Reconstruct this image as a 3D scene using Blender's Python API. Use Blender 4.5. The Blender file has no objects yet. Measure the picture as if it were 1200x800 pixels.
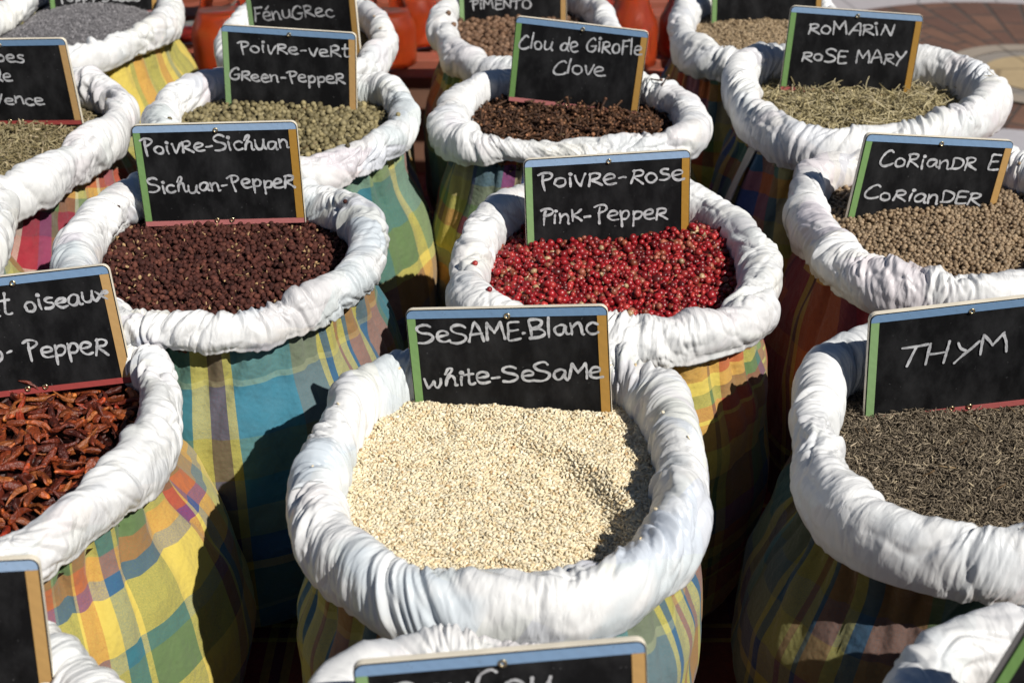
import bpy, bmesh, math, random
import numpy as np
from mathutils import Vector, Euler, Matrix

random.seed(7)
rng = np.random.default_rng(11)
S = bpy.context.scene
R = math.radians

# ------------------------------------------------------------------ camera, sky, sun, exposure
CAM_Z, PITCH, FPX = 1.2, R(29.3), 1640.0          # focal length in pixels of the 1200 px wide photograph
cd = bpy.data.cameras.new('camera')
cam = bpy.data.objects.new('camera', cd)
S.collection.objects.link(cam)
cam.location = (0, 0, CAM_Z)
cam.rotation_euler = (R(90) - PITCH, 0, 0)
cd.sensor_width = 36
cd.lens = 36 * FPX / 1200
cd.clip_start, cd.clip_end = 0.02, 500
cd.dof.use_dof = True
cd.dof.focus_distance = 0.98
cd.dof.aperture_fstop = 13
S.camera = cam

SUN_EL, SUN_AZ = R(43), R(-43)                    # azimuth of the sun in the xy plane, counted from +x
S.cycles.diffuse_bounces = 2
wd = bpy.data.worlds.new('World')
S.world = wd
wd.use_nodes = True
wn = wd.node_tree.nodes
sky = wn.new('ShaderNodeTexSky')
sky.sky_type = 'NISHITA'
sky.sun_disc = False
sky.altitude = 1500
sky.air_density = .7
sky.dust_density = .2
sky.sun_elevation = SUN_EL
sky.sun_rotation = math.pi / 2 - SUN_AZ
wd.node_tree.links.new(sky.outputs[0], wn['Background'].inputs[0])
wn['Background'].inputs[1].default_value = 0.05
sl = bpy.data.lights.new('sun', 'SUN')
sl.energy = 5.0
sl.angle = R(0.53)
sl.color = (1.0, 0.96, 0.89)
so = bpy.data.objects.new('sun', sl)
S.collection.objects.link(so)
sdir = Vector((math.cos(SUN_AZ) * math.cos(SUN_EL), math.sin(SUN_AZ) * math.cos(SUN_EL), math.sin(SUN_EL)))
so.rotation_euler = sdir.to_track_quat('Z', 'Y').to_euler()
so.location = (2, -2, 4)
S.view_settings.view_transform = 'Standard'
S.view_settings.look = 'None'
S.view_settings.exposure = 0.02
S.view_settings.gamma = 1.0
S.view_settings.use_curve_mapping = False

TABLE_Z = 0.45


def at(px, py, z):
    """the point of the level plane at height z that the photograph shows at pixel (px, py)"""
    x, y = (px - 600) / FPX, -(py - 400) / FPX
    r = (x, math.cos(PITCH) + y * math.sin(PITCH), -math.sin(PITCH) + y * math.cos(PITCH))
    t = (z - CAM_Z) / r[2]
    return np.array([r[0] * t, r[1] * t, z])


# ------------------------------------------------------------------ helpers
def link_mesh(name, me, mats=(), parent=None):
    o = bpy.data.objects.new(name, me)
    for m in mats:
        me.materials.append(m)
    S.collection.objects.link(o)
    if parent is not None:
        o.parent = parent
    return o


def np_mesh(name, V, F, smooth=True, cols=None, uv=None, mat_idx=None):
    """V (n,3); F an (m,k) array or a list of such arrays"""
    me = bpy.data.meshes.new(name)
    if not isinstance(F, (list, tuple)):
        F = [F]
    F = [f for f in F if len(f)]
    lv = np.concatenate([f.reshape(-1) for f in F]).astype(np.int32)
    lt = np.concatenate([np.full(len(f), f.shape[1], np.int32) for f in F])
    ls = np.concatenate([[0], np.cumsum(lt)[:-1]]).astype(np.int32)
    me.vertices.add(len(V))
    me.vertices.foreach_set('co', np.ascontiguousarray(V, np.float32).ravel())
    me.loops.add(len(lv))
    me.loops.foreach_set('vertex_index', lv)
    me.polygons.add(len(lt))
    me.polygons.foreach_set('loop_start', ls)
    me.polygons.foreach_set('loop_total', lt)
    if mat_idx is not None:
        me.polygons.foreach_set('material_index', mat_idx.astype(np.int32))
    me.polygons.foreach_set('use_smooth', np.full(len(lt), bool(smooth)))
    if uv is not None:
        l = me.uv_layers.new(name='UVMap')
        l.data.foreach_set('uv', np.ascontiguousarray(uv[lv], np.float32).ravel())
    if cols is not None:
        a = me.color_attributes.new('grain', 'FLOAT_COLOR', 'POINT')
        c = np.ones((len(V), 4), np.float32)
        c[:, :3] = cols
        a.data.foreach_set('color', c.ravel())
    me.update()
    me.validate()
    return me


def empty(name, loc, rot=(0, 0, 0)):
    o = bpy.data.objects.new(name, None)
    o.empty_display_size = 0.02
    o.location = loc
    o.rotation_euler = rot
    S.collection.objects.link(o)
    return o


def tag(o, label=None, cat=None, group=None, kind=None):
    if label: o['label'] = label
    if cat: o['category'] = cat
    if group: o['group'] = group
    if kind: o['kind'] = kind
    return o


_perm = rng.permutation(4096)
_gang = rng.random(4096) * 2 * np.pi
_gx, _gy = np.cos(_gang), np.sin(_gang)


def gnoise(x, y, px=4096, py=4096, seed=0):
    """2-D gradient noise, periodic px, py; about -0.7..0.7"""
    xi, yi = np.floor(x).astype(int), np.floor(y).astype(int)
    xf, yf = x - xi, y - yi

    def g(ix, iy, fx, fy):
        h = _perm[(_perm[(ix % px + seed * 131) % 4096] + iy % py + seed * 17) % 4096]
        return _gx[h] * fx + _gy[h] * fy
    u, v = xf**3 * (xf * (xf * 6 - 15) + 10), yf**3 * (yf * (yf * 6 - 15) + 10)
    a = g(xi, yi, xf, yf); b = g(xi + 1, yi, xf - 1, yf)
    c = g(xi, yi + 1, xf, yf - 1); d = g(xi + 1, yi + 1, xf - 1, yf - 1)
    return (a + u * (b - a)) + v * ((c + u * (d - c)) - (a + u * (b - a)))


def fnoise(x, y, px, seed=0):
    """value noise on a triangle lattice, linear inside each triangle: flat facets meeting in sharp creases; periodic px in x"""
    xs = x - .5 * y
    xi, yi = np.floor(xs + 0).astype(int), np.floor(y).astype(int)
    fx, fy = xs - xi, y - yi

    def g(ix, iy):
        k = (2 * ix + iy)                                  # position along x in half cells
        return _perm[(_perm[(k % (2 * px) + seed * 131) % 4096] + iy * 7 + seed * 29) % 4096] / 2048.0 - 1
    a, b, c, d = g(xi, yi), g(xi + 1, yi), g(xi, yi + 1), g(xi + 1, yi + 1)
    lo = fx + fy < 1
    return np.where(lo, a + fx * (b - a) + fy * (c - a), d + (1 - fx) * (c - d) + (1 - fy) * (b - d))


def ring_loop(pts, n):
    """closed Catmull-Rom through pts (rows x, y, extra...), n samples even in arc length"""
    P = np.asarray(pts, float)
    m = len(P)
    t = np.linspace(0, m, m * 60, endpoint=False)
    i = t.astype(int); f = (t - i)[:, None]
    p0, p1, p2, p3 = P[(i - 1) % m], P[i % m], P[(i + 1) % m], P[(i + 2) % m]
    Q = 0.5 * (2 * p1 + (p2 - p0) * f + (2 * p0 - 5 * p1 + 4 * p2 - p3) * f**2 + (3 * p1 - p0 - 3 * p2 + p3) * f**3)
    # even out small kinks
    k = 15
    ker = np.hanning(k + 2)[1:-1]; ker /= ker.sum()
    Qp = np.concatenate([Q[-k:], Q, Q[:k]])
    Q = np.stack([np.convolve(Qp[:, c], ker, 'same')[k:-k] for c in range(Q.shape[1])], 1)
    seg = np.hypot(*(np.roll(Q, -1, 0) - Q)[:, :2].T)
    s = np.concatenate([[0], np.cumsum(seg)])
    L = s[-1]
    q = np.linspace(0, L, n, endpoint=False)
    Qc = np.vstack([Q, Q[:1]])
    return np.stack([np.interp(q, s, Qc[:, c]) for c in range(Q.shape[1])], 1), L


def grid_faces(nr, nc, wrap_r=False, wrap_c=True):
    r = np.arange(nr if wrap_r else nr - 1); c = np.arange(nc if wrap_c else nc - 1)
    rr, cc = np.meshgrid(r, c, indexing='ij')
    r2, c2 = (rr + 1) % nr, (cc + 1) % nc
    return np.stack([rr * nc + cc, rr * nc + c2, r2 * nc + c2, r2 * nc + cc], -1).reshape(-1, 4)


# ------------------------------------------------------------------ materials
def mat(name):
    m = bpy.data.materials.new(name)
    m.use_nodes = True
    nt = m.node_tree
    return m, nt, nt.nodes['Principled BSDF']


def N(nt, kind, **kw):
    n = nt.nodes.new(kind)
    for k, v in kw.items():
        if k.startswith('i_'):
            key = k[2:]
            n.inputs[int(key) if key.isdigit() else key].default_value = v
        else:
            setattr(n, k, v)
    return n


def mathn(nt, op, a, b=None, c=None):
    n = nt.nodes.new('ShaderNodeMath'); n.operation = op
    for i, v in enumerate((a, b, c)):
        if v is None: continue
        if isinstance(v, (int, float)): n.inputs[i].default_value = v
        else: nt.links.new(v, n.inputs[i])
    return n.outputs[0]


def mixc(nt, f, a, b, blend='MIX'):
    n = nt.nodes.new('ShaderNodeMix'); n.data_type = 'RGBA'; n.blend_type = blend
    for i, v in ((0, f), (6, a), (7, b)):
        if isinstance(v, (int, float)): n.inputs[i].default_value = v
        elif isinstance(v, tuple): n.inputs[i].default_value = (*v, 1)
        else: nt.links.new(v, n.inputs[i])
    return n.outputs[2]


def ramp(nt, fac, stops, interp='LINEAR'):
    n = nt.nodes.new('ShaderNodeValToRGB')
    cr = n.color_ramp; cr.interpolation = interp
    while len(cr.elements) < len(stops): cr.elements.new(0.5)
    for e, (p, c) in zip(cr.elements, stops):
        e.position = p; e.color = (*c, 1) if len(c) == 3 else c
    nt.links.new(fac, n.inputs[0])
    return n.outputs[0]


def noise(nt, scale, vec=None, detail=3, rough=0.55, out=0):
    n = N(nt, 'ShaderNodeTexNoise')
    n.inputs['Scale'].default_value = scale; n.inputs['Detail'].default_value = detail
    n.inputs['Roughness'].default_value = rough
    if vec is not None: nt.links.new(vec, n.inputs['Vector'])
    return n.outputs[out]


def bump(nt, bsdf, h, strength, dist, prev=None):
    b = N(nt, 'ShaderNodeBump'); b.inputs['Strength'].default_value = strength; b.inputs['Distance'].default_value = dist
    nt.links.new(h, b.inputs['Height'])
    if prev is not None: nt.links.new(prev, b.inputs['Normal'])
    nt.links.new(b.outputs[0], bsdf.inputs['Normal'])
    return b.outputs[0]


# madras thread colours
Y = (.60, .47, .09); T = (.025, .145, .187); G = (.102, .170, .064); O = (.425, .119, .038); C_ = (.306, .017, .034)
B = (.030, .068, .230); CY = (.045, .215, .33); K = (.034, .034, .051); M_ = (.153, .021, .043); GY = (.170, .166, .162); W_ = (.527, .493, .391); V_ = (.170, .051, .145); LG = (.238, .306, .145)

PLAIDS = {   # warp bands (mm, colour), weft bands (mm, colour)
    'blue':  ([(30, O), (8, G), (44, T), (11, Y), (12, M_), (5, Y), (44, CY), (26, GY), (4, Y), (5, B), (13, Y), (4, O), (7, Y), (3, B), (13, O), (8, Y), (10, B)],
              [(22, G), (5, LG), (34, T), (32, G), (22, T), (26, LG), (24, B), (8, Y), (14, G)]),
    'yellow': ([(30, Y), (5, G), (11, O), (2, LG), (11, G), (2, Y), (10, O), (8, Y), (11, T), (3, Y), (26, G), (28, Y), (8, C_), (2, Y), (7, B), (12, O), (20, LG)],
               [(36, Y), (13, T), (3, LG), (38, G), (12, O), (8, B), (2, Y), (24, Y), (10, T), (26, G)]),
    'red':   ([(22, C_), (5, W_), (14, LG), (20, O), (5, W_), (18, C_), (14, V_), (10, G)],
              [(24, C_), (7, W_), (10, LG), (16, O), (8, Y), (12, G), (20, M_)]),
    'warm':  ([(30, Y), (4, G), (8, Y), (30, O), (3, C_), (22, G), (12, T), (10, Y), (26, LG), (14, C_)],
              [(12, O), (10, Y), (9, G), (9, C_), (3, Y), (20, O), (24, Y), (5, G), (26, G), (20, B)]),
    'teal':  ([(34, T), (30, G), (12, Y), (30, LG), (8, O), (24, V_), (10, Y), (40, O)],
              [(24, LG), (34, T), (30, G), (8, Y), (24, O), (20, V_)]),
    'dusk':  ([(26, B), (20, O), (12, G), (26, Y), (8, K), (24, G), (10, C_), (8, Y), (6, K)],
              [(20, B), (18, GY), (12, G), (16, C_), (24, Y), (16, T), (18, O)]),
    'blue_shade':  ([], []),
    'cloth': ([(60, C_), (7, Y), (8, K), (7, Y), (50, O), (16, M_)],
              [(70, C_), (5, Y), (12, M_), (5, Y), (50, M_), (20, O)]),
}


PLAIDS['blue_shade'] = tuple([(w, tuple(x * .5 for x in c)) for w, c in q] for q in PLAIDS['blue'])      # the blue cloth darkened: shade on the thyme sack put into its colours


def bands(nt, coord, seq, off):
    tot = sum(w for w, _ in seq)
    f = mathn(nt, 'FRACT', mathn(nt, 'MULTIPLY_ADD', coord, 1000.0 / tot, off))
    st, p = [], 0
    for w, c in seq:
        st.append((p / tot, c)); p += w
    return ramp(nt, f, st, 'CONSTANT')


def plaid_nodes(nt, kind, rot=0.0, off=(0, 0), uvscale=1.0):
    tc = N(nt, 'ShaderNodeUVMap')
    mp = N(nt, 'ShaderNodeMapping')
    mp.inputs['Rotation'].default_value = (0, 0, rot)
    mp.inputs['Scale'].default_value = (uvscale, uvscale, 1)
    nt.links.new(tc.outputs[0], mp.inputs[0])
    # small wander of the weave
    nz = noise(nt, 14, mp.outputs[0], 2, out=1)
    va = N(nt, 'ShaderNodeVectorMath', operation='MULTIPLY_ADD')
    nt.links.new(nz, va.inputs[0]); va.inputs[1].default_value = (.0022, .0022, 0); nt.links.new(mp.outputs[0], va.inputs[2])
    sp = N(nt, 'ShaderNodeSeparateXYZ'); nt.links.new(va.outputs[0], sp.inputs[0])
    wa, we = PLAIDS[kind]
    a = bands(nt, sp.outputs[0], wa, off[0]); b = bands(nt, sp.outputs[1], we, off[1])
    return sp.outputs[0], sp.outputs[1], a, b


def cloth_mat(name, kind, rot=0.0, off=(0, 0), scale=1.0):
    m, nt, bs = mat(name)
    u, v, a, b = plaid_nodes(nt, kind, rot, off, scale)
    cb = N(nt, 'ShaderNodeCombineXYZ')
    nt.links.new(mathn(nt, 'MULTIPLY', u, 3000), cb.inputs[0]); nt.links.new(mathn(nt, 'MULTIPLY', v, 900), cb.inputs[1])
    cb2 = N(nt, 'ShaderNodeCombineXYZ')
    nt.links.new(mathn(nt, 'MULTIPLY', u, 900), cb2.inputs[0]); nt.links.new(mathn(nt, 'MULTIPLY', v, 3000), cb2.inputs[1])
    n1 = noise(nt, 1, cb.outputs[0], 2); n2 = noise(nt, 1, cb2.outputs[0], 2)
    d = mathn(nt, 'SUBTRACT', n1, n2)
    fac = mathn(nt, 'MULTIPLY_ADD', d, .7, 0.5)
    fac.node.use_clamp = True
    c = mixc(nt, fac, a, b)
    worn = noise(nt, 30, None, 4)
    c = mixc(nt, mathn(nt, 'MULTIPLY', worn, .10), c, (.35, .31, .25))
    nt.links.new(c, bs.inputs['Base Color'])
    bs.inputs['Roughness'].default_value = .9
    bs.inputs['Specular IOR Level'].default_value = .15
    bs.inputs['Sheen Weight'].default_value = .15
    h = mathn(nt, 'ADD', n1, n2)
    pb = bump(nt, bs, h, .5, .0006)
    tc = N(nt, 'ShaderNodeTexCoord')
    cr_ = noise(nt, 22, tc.outputs['Object'], 4, .6)
    bump(nt, bs, cr_, .6, .014, pb)
    return m


def liner_mat(name, kind, off=(0, 0), tint=.3):
    """thin white plastic sheet; here and there the coloured cloth shows faintly through"""
    m, nt, bs = mat(name)
    u, v, a, b = plaid_nodes(nt, kind, .5, off, .6)
    pl = mixc(nt, .5, a, b)
    pl = mixc(nt, .35, pl, (1, 1, 1))
    pl = mixc(nt, .30, pl, (.50, .60, .78))
    tc = N(nt, 'ShaderNodeTexCoord')
    big = noise(nt, 17, tc.outputs['Object'], 2)
    f = ramp(nt, big, [(.42, (0, 0, 0)), (.52, (1, 1, 1))])
    f2 = mathn(nt, 'MULTIPLY', f, tint)
    c = mixc(nt, f2, (.74, .74, .735), pl)
    nt.links.new(c, bs.inputs['Base Color'])
    bs.inputs['Roughness'].default_value = .36
    bs.inputs['Specular IOR Level'].default_value = .35
    # fine creases, crossing the roll: small flat facets that meet in sharp edges
    hs = []
    for fu, fv, sl_ in ((150, 55, 55), (380, 130, 150)):
        cb = N(nt, 'ShaderNodeCombineXYZ')
        nt.links.new(mathn(nt, 'MULTIPLY_ADD', v, sl_, mathn(nt, 'MULTIPLY', u, fu)), cb.inputs[0])
        nt.links.new(mathn(nt, 'MULTIPLY', v, fv), cb.inputs[1])
        w = noise(nt, .5, cb.outputs[0], 2, out=1)
        va = N(nt, 'ShaderNodeVectorMath', operation='MULTIPLY_ADD')
        nt.links.new(w, va.inputs[0]); va.inputs[1].default_value = (2.2, 2.2, 0); nt.links.new(cb.outputs[0], va.inputs[2])
        n1 = N(nt, 'ShaderNodeTexVoronoi', feature='F1', distance='MANHATTAN'); n1.inputs['Scale'].default_value = 1
        nt.links.new(va.outputs[0], n1.inputs['Vector'])
        hs.append(n1.outputs['Distance'])
    calm = ramp(nt, noise(nt, 26, tc.outputs['Object'], 2), [(.35, (.25, .25, .25)), (.62, (1, 1, 1))])
    h = mathn(nt, 'MULTIPLY', mathn(nt, 'MULTIPLY_ADD', hs[1], .38, hs[0]), calm)
    bump(nt, bs, h, .75, .0016)
    return m


def grain_mat(name, rough=.6, spec=.3, bscale=900, bstr=.35, bdist=.0004, coat=0):
    m, nt, bs = mat(name)
    at_ = N(nt, 'ShaderNodeAttribute'); at_.attribute_name = 'grain'
    tc = N(nt, 'ShaderNodeTexCoord')
    nz = noise(nt, bscale, tc.outputs['Object'], 3)
    c = mixc(nt, 1.0, at_.outputs[0], ramp(nt, nz, [(.25, (.72, .72, .72)), (.75, (1.15, 1.15, 1.15))]), 'MULTIPLY')
    nt.links.new(c, bs.inputs['Base Color'])
    bs.inputs['Roughness'].default_value = rough
    bs.inputs['Specular IOR Level'].default_value = spec
    bs.inputs['Coat Weight'].default_value = coat
    bs.inputs['Coat Roughness'].default_value = .25
    bump(nt, bs, nz, bstr, bdist)
    return m


def paint_mat(name, col, rough=.5):
    m, nt, bs = mat(name)
    tc = N(nt, 'ShaderNodeTexCoord')
    mp = N(nt, 'ShaderNodeMapping'); nt.links.new(tc.outputs['Object'], mp.inputs[0])
    mp.inputs['Scale'].default_value = (60, 60, 60)
    n1 = noise(nt, 6, mp.outputs[0], 4)
    wood = N(nt, 'ShaderNodeTexWave'); wood.inputs['Scale'].default_value = 1.2; wood.inputs['Distortion'].default_value = 6
    wood.inputs['Detail'].default_value = 3; wood.bands_direction = 'DIAGONAL'
    nt.links.new(mp.outputs[0], wood.inputs['Vector'])
    c = mixc(nt, mathn(nt, 'MULTIPLY', wood.outputs['Fac'], .22), col, tuple(x * .72 for x in col))
    sp = ramp(nt, noise(nt, 9, mp.outputs[0], 2), [(.71, (0, 0, 0)), (.74, (1, 1, 1))])
    c = mixc(nt, mathn(nt, 'MULTIPLY', sp, .7), c, (.05, .04, .03))
    c = mixc(nt, mathn(nt, 'MULTIPLY', n1, .25), c, tuple(min(1, x * 1.25 + .02) for x in col))
    oi = N(nt, 'ShaderNodeObjectInfo')
    hs = N(nt, 'ShaderNodeHueSaturation'); nt.links.new(c, hs.inputs['Color'])
    nt.links.new(mathn(nt, 'MULTIPLY_ADD', oi.outputs['Random'], .36, .82), hs.inputs['Value']); nt.links.new(mathn(nt, 'MULTIPLY_ADD', oi.outputs['Random'], -.25, 1.08), hs.inputs['Saturation'])
    c = hs.outputs[0]
    chip = ramp(nt, noise(nt, 5, mp.outputs[0], 6, .75), [(.66, (0, 0, 0)), (.68, (1, 1, 1))])
    c = mixc(nt, mathn(nt, 'MULTIPLY', chip, .6), c, (.42, .36, .27))
    nt.links.new(c, bs.inputs['Base Color'])
    bs.inputs['Roughness'].default_value = rough
    bump(nt, bs, n1, .15, .0005)
    return m


def plain_mat(name, col, rough=.6, metal=0, nscale=40, namt=.3, spec=.5):
    m, nt, bs = mat(name)
    tc = N(nt, 'ShaderNodeTexCoord')
    n1 = noise(nt, nscale, tc.outputs['Object'], 5)
    c = mixc(nt, n1, tuple(x * (1 - namt) for x in col), tuple(min(1, x * (1 + namt)) for x in col))
    nt.links.new(c, bs.inputs['Base Color'])
    bs.inputs['Roughness'].default_value = rough; bs.inputs['Metallic'].default_value = metal
    bs.inputs['Specular IOR Level'].default_value = spec
    bump(nt, bs, n1, .2, .002)
    return m


def slate_mat():
    m, nt, bs = mat('slate_black')
    tc = N(nt, 'ShaderNodeTexCoord')
    oi = N(nt, 'ShaderNodeObjectInfo')
    va = N(nt, 'ShaderNodeVectorMath', operation='ADD')
    nt.links.new(tc.outputs['Object'], va.inputs[0])
    cbx = N(nt, 'ShaderNodeCombineXYZ'); nt.links.new(mathn(nt, 'MULTIPLY', oi.outputs['Random'], 40), cbx.inputs[0]); nt.links.new(cbx.outputs[0], va.inputs[1])
    mp = N(nt, 'ShaderNodeMapping'); mp.inputs['Scale'].default_value = (1, 1, .55); mp.inputs['Rotation'].default_value = (0, .5, 0)
    nt.links.new(va.outputs[0], mp.inputs[0])
    smear = ramp(nt, noise(nt, 45, mp.outputs[0], 5, .65), [(.42, (0, 0, 0)), (.8, (1, 1, 1))])
    dust = ramp(nt, noise(nt, 420, va.outputs[0], 2), [(.70, (0, 0, 0)), (.76, (1, 1, 1))])
    c = mixc(nt, mathn(nt, 'MULTIPLY', smear, .16), (.0055, .0055, .006), (.16, .16, .165))
    c = mixc(nt, mathn(nt, 'MULTIPLY', dust, .30), c, (.30, .30, .30))
    nt.links.new(c, bs.inputs['Base Color'])
    bs.inputs['Roughness'].default_value = .6
    bs.inputs['Specular IOR Level'].default_value = .12
    return m


def chalk_mat():
    m, nt, bs = mat('chalk')
    tc = N(nt, 'ShaderNodeTexCoord')
    uv = N(nt, 'ShaderNodeUVMap')
    sp = N(nt, 'ShaderNodeSeparateXYZ'); nt.links.new(uv.outputs[0], sp.inputs[0])
    edge = mathn(nt, 'ABSOLUTE', mathn(nt, 'MULTIPLY_ADD', sp.outputs[1], 2, -1))
    n1 = noise(nt, 700, tc.outputs['Object'], 4, .7)
    n2 = noise(nt, 110, tc.outputs['Object'], 2)
    f = mathn(nt, 'ADD', mathn(nt, 'MULTIPLY', edge, .04), mathn(nt, 'MULTIPLY_ADD', n1, .75, mathn(nt, 'MULTIPLY', n2, .6)))
    c = ramp(nt, f, [(.40, (.06, .06, .063)), (.58, (.33, .33, .34)), (.85, (.58, .58, .59))])
    nt.links.new(c, bs.inputs['Base Color'])
    bs.inputs['Roughness'].default_value = .95
    bs.inputs['Specular IOR Level'].default_value = .1
    return m


# ------------------------------------------------------------------ ground and paving
def disc_sheet(name, c, r0, r1, z, m, n=96, kind='structure', parent=None):
    th = np.linspace(0, 2 * np.pi, n, endpoint=False)
    rr = [r0, r1] if r0 > 0 else [0.001, r1]
    V = np.concatenate([np.stack([c[0] + r * np.cos(th), c[1] + r * np.sin(th), np.full(n, z)], 1) for r in rr])
    me = np_mesh(name, V, grid_faces(2, n)[:, ::-1], False)
    o = link_mesh(name, me, [m], parent)
    if kind: o['kind'] = kind
    return o


PC = at(1222, 92, 0.0)                               # middle of the round paving pattern


def brick_mat(name, radial):
    m, nt, bs = mat(name)
    ge = N(nt, 'ShaderNodeNewGeometry')
    sub = N(nt, 'ShaderNodeVectorMath', operation='SUBTRACT'); nt.links.new(ge.outputs['Position'], sub.inputs[0])
    sub.inputs[1].default_value = (PC[0], PC[1], 0)
    vec = sub.outputs[0]
    if radial:
        sp = N(nt, 'ShaderNodeSeparateXYZ'); nt.links.new(vec, sp.inputs[0])
        an = mathn(nt, 'ARCTAN2', sp.outputs[1], sp.outputs[0])
        le = N(nt, 'ShaderNodeVectorMath', operation='LENGTH'); nt.links.new(vec, le.inputs[0])
        cb = N(nt, 'ShaderNodeCombineXYZ'); nt.links.new(le.outputs['Value'], cb.inputs[0]); nt.links.new(mathn(nt, 'MULTIPLY', an, .5), cb.inputs[1])
        vec = cb.outputs[0]
    br = N(nt, 'ShaderNodeTexBrick')
    nt.links.new(vec, br.inputs['Vector'])
    br.inputs['Scale'].default_value = 1
    br.inputs['Brick Width'].default_value = .16; br.inputs['Row Height'].default_value = .075
    br.inputs['Mortar Size'].default_value = .007; br.inputs['Mortar Smooth'].default_value = .3
    br.inputs['Bias'].default_value = -.2
    br.inputs['Color1'].default_value = (.155, .072, .042, 1); br.inputs['Color2'].default_value = (.07, .028, .02, 1)
    br.inputs['Mortar'].default_value = (.05, .035, .028, 1)
    n1 = noise(nt, 9, ge.outputs['Position'], 5); n2 = noise(nt, 120, ge.outputs['Position'], 3)
    c = mixc(nt, .55, br.outputs['Color'], ramp(nt, n1, [(.3, (.55, .5, .48)), (.7, (1.3, 1.3, 1.3))]), 'MULTIPLY')
    c = mixc(nt, mathn(nt, 'MULTIPLY', n2, .2), c, (.3, .22, .18))
    nt.links.new(c, bs.inputs['Base Color']); bs.inputs['Roughness'].default_value = .85
    bump(nt, bs, mathn(nt, 'MULTIPLY_ADD', n2, .3, mathn(nt, 'SUBTRACT', 1, br.outputs['Fac'])), .6, .006)
    return m


def stone_mat(name, col, amt=.25, scale=30):
    m, nt, bs = mat(name)
    ge = N(nt, 'ShaderNodeNewGeometry')
    n1 = noise(nt, scale, ge.outputs['Position'], 6, .65); n2 = noise(nt, 4, ge.outputs['Position'], 3)
    vo = N(nt, 'ShaderNodeTexVoronoi', feature='DISTANCE_TO_EDGE'); vo.inputs['Scale'].default_value = 5.5
    nt.links.new(ge.outputs['Position'], vo.inputs['Vector'])
    j = ramp(nt, vo.outputs['Distance'], [(.012, (1, 1, 1)), (.03, (0, 0, 0))])
    f = mathn(nt, 'MULTIPLY_ADD', n1, .6, mathn(nt, 'MULTIPLY', n2, .4))
    c = mixc(nt, f, tuple(x * (1 - amt) for x in col), tuple(min(1, x * (1 + amt)) for x in col))
    c = mixc(nt, mathn(nt, 'MULTIPLY', j, .6), c, tuple(x * .3 for x in col))
    nt.links.new(c, bs.inputs['Base Color']); bs.inputs['Roughness'].default_value = .8
    bump(nt, bs, n1, .4, .004)
    return m


g = 120.0
me = np_mesh('ground', np.array([[-g, -g, 0], [g, -g, 0], [g, g, 0], [-g, g, 0.]]), np.array([[0, 1, 2, 3]]), False)
tag(link_mesh('ground', me, [brick_mat('brick_field', False)]), kind='structure')
disc_sheet('paving_pale_band', PC, .70, .98, .004, stone_mat('pale_stone', (.40, .37, .38), .2))
disc_sheet('paving_brick_ring', PC, .255, .70, .006, brick_mat('brick_radial', True))
disc_sheet('paving_outer_ring', PC, .20, .255, .012, stone_mat('grey_beige_stone', (.30, .25, .20)))
disc_sheet('paving_inner_ring', PC, .15, .20, .010, stone_mat('greyer_stone', (.25, .22, .19)))
disc_sheet('paving_disc', PC, 0, .15, .012, stone_mat('tan_stone', (.40, .30, .17)))
# a pale stone setting in the brick, nearer the stall
pp = at(1215, 178, .01)
disc_sheet('paving_pale_patch', pp, 0, .15, .011, stone_mat('pale_patch_stone', (.42, .40, .42)), 7)


# ------------------------------------------------------------------ box helper
def boxes(name, specs, m, parent=None, bev=.002):
    bm = bmesh.new()
    for (x0, x1, y0, y1, z0, z1) in specs:
        r = bmesh.ops.create_cube(bm, size=1)
        for v in r['verts']:
            v.co = Vector((x0 + (v.co.x + .5) * (x1 - x0), y0 + (v.co.y + .5) * (y1 - y0), z0 + (v.co.z + .5) * (z1 - z0)))
    if bev: bmesh.ops.bevel(bm, geom=bm.edges[:], offset=bev, segments=2, affect='EDGES', profile=.6)
    me = bpy.data.meshes.new(name); bm.to_mesh(me); bm.free()
    return link_mesh(name, me, [m], parent)


# ------------------------------------------------------------------ table, cloth on it, slatted crate behind
wood_dark = plain_mat('dark_wood', (.16, .08, .05), .7)
tb = empty('low_table', (0, 0, 0))
tag(tb, 'low wooden market table carrying all the sacks under its cloth', 'table')
boxes('table_top', [(-.98, .585, .22, 1.80, TABLE_Z - .035, TABLE_Z - .006)], wood_dark, tb)
for x in (-.92, .525):
    for y in (.28, 1.74):
        boxes('leg', [(x - .03, x + .03, y - .03, y + .03, 0, TABLE_Z - .0355)], wood_dark, tb, .004)

nx, ny = 90, 90
xs = np.linspace(-1.0, .60, nx); ys = np.linspace(.20, 1.815, ny)
XX, YY = np.meshgrid(xs, ys, indexing='ij')
ZZ = TABLE_Z + .0022 + .0022 * gnoise(XX * 9, YY * 9, seed=3) + .001 * gnoise(XX * 25, YY * 25, seed=4)
V = np.stack([XX, YY, ZZ], -1)
# skirt hanging over the four edges
edge = np.concatenate([V[:, 0], V[-1, 1:], V[-2::-1, -1], V[0, -2:0:-1]])
ei = np.concatenate([np.arange(nx) * ny, (nx - 1) * ny + np.arange(1, ny), np.arange(nx - 2, -1, -1) * ny + ny - 1, np.arange(ny - 2, 0, -1)])
cen = np.array([-.2, 1.0])
nrm = edge[:, :2] - cen; nrm /= np.linalg.norm(nrm, axis=1)[:, None]
th = np.linspace(0, 60, len(edge))
rows = []
for k, dz in enumerate((.012, .05, .10, .16)):
    e = edge.copy(); e[:, 2] = TABLE_Z - dz
    e[:, :2] += nrm * (.006 + .012 * k / 3 * (1 + np.sin(th * 2)))[:, None]
    rows.append(e)
base_n = nx * ny
ne = len(edge)
Fs = [grid_faces(nx, ny, False, False)]
idx = np.concatenate([ei[None], base_n + np.arange(4 * ne).reshape(4, ne)])
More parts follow.
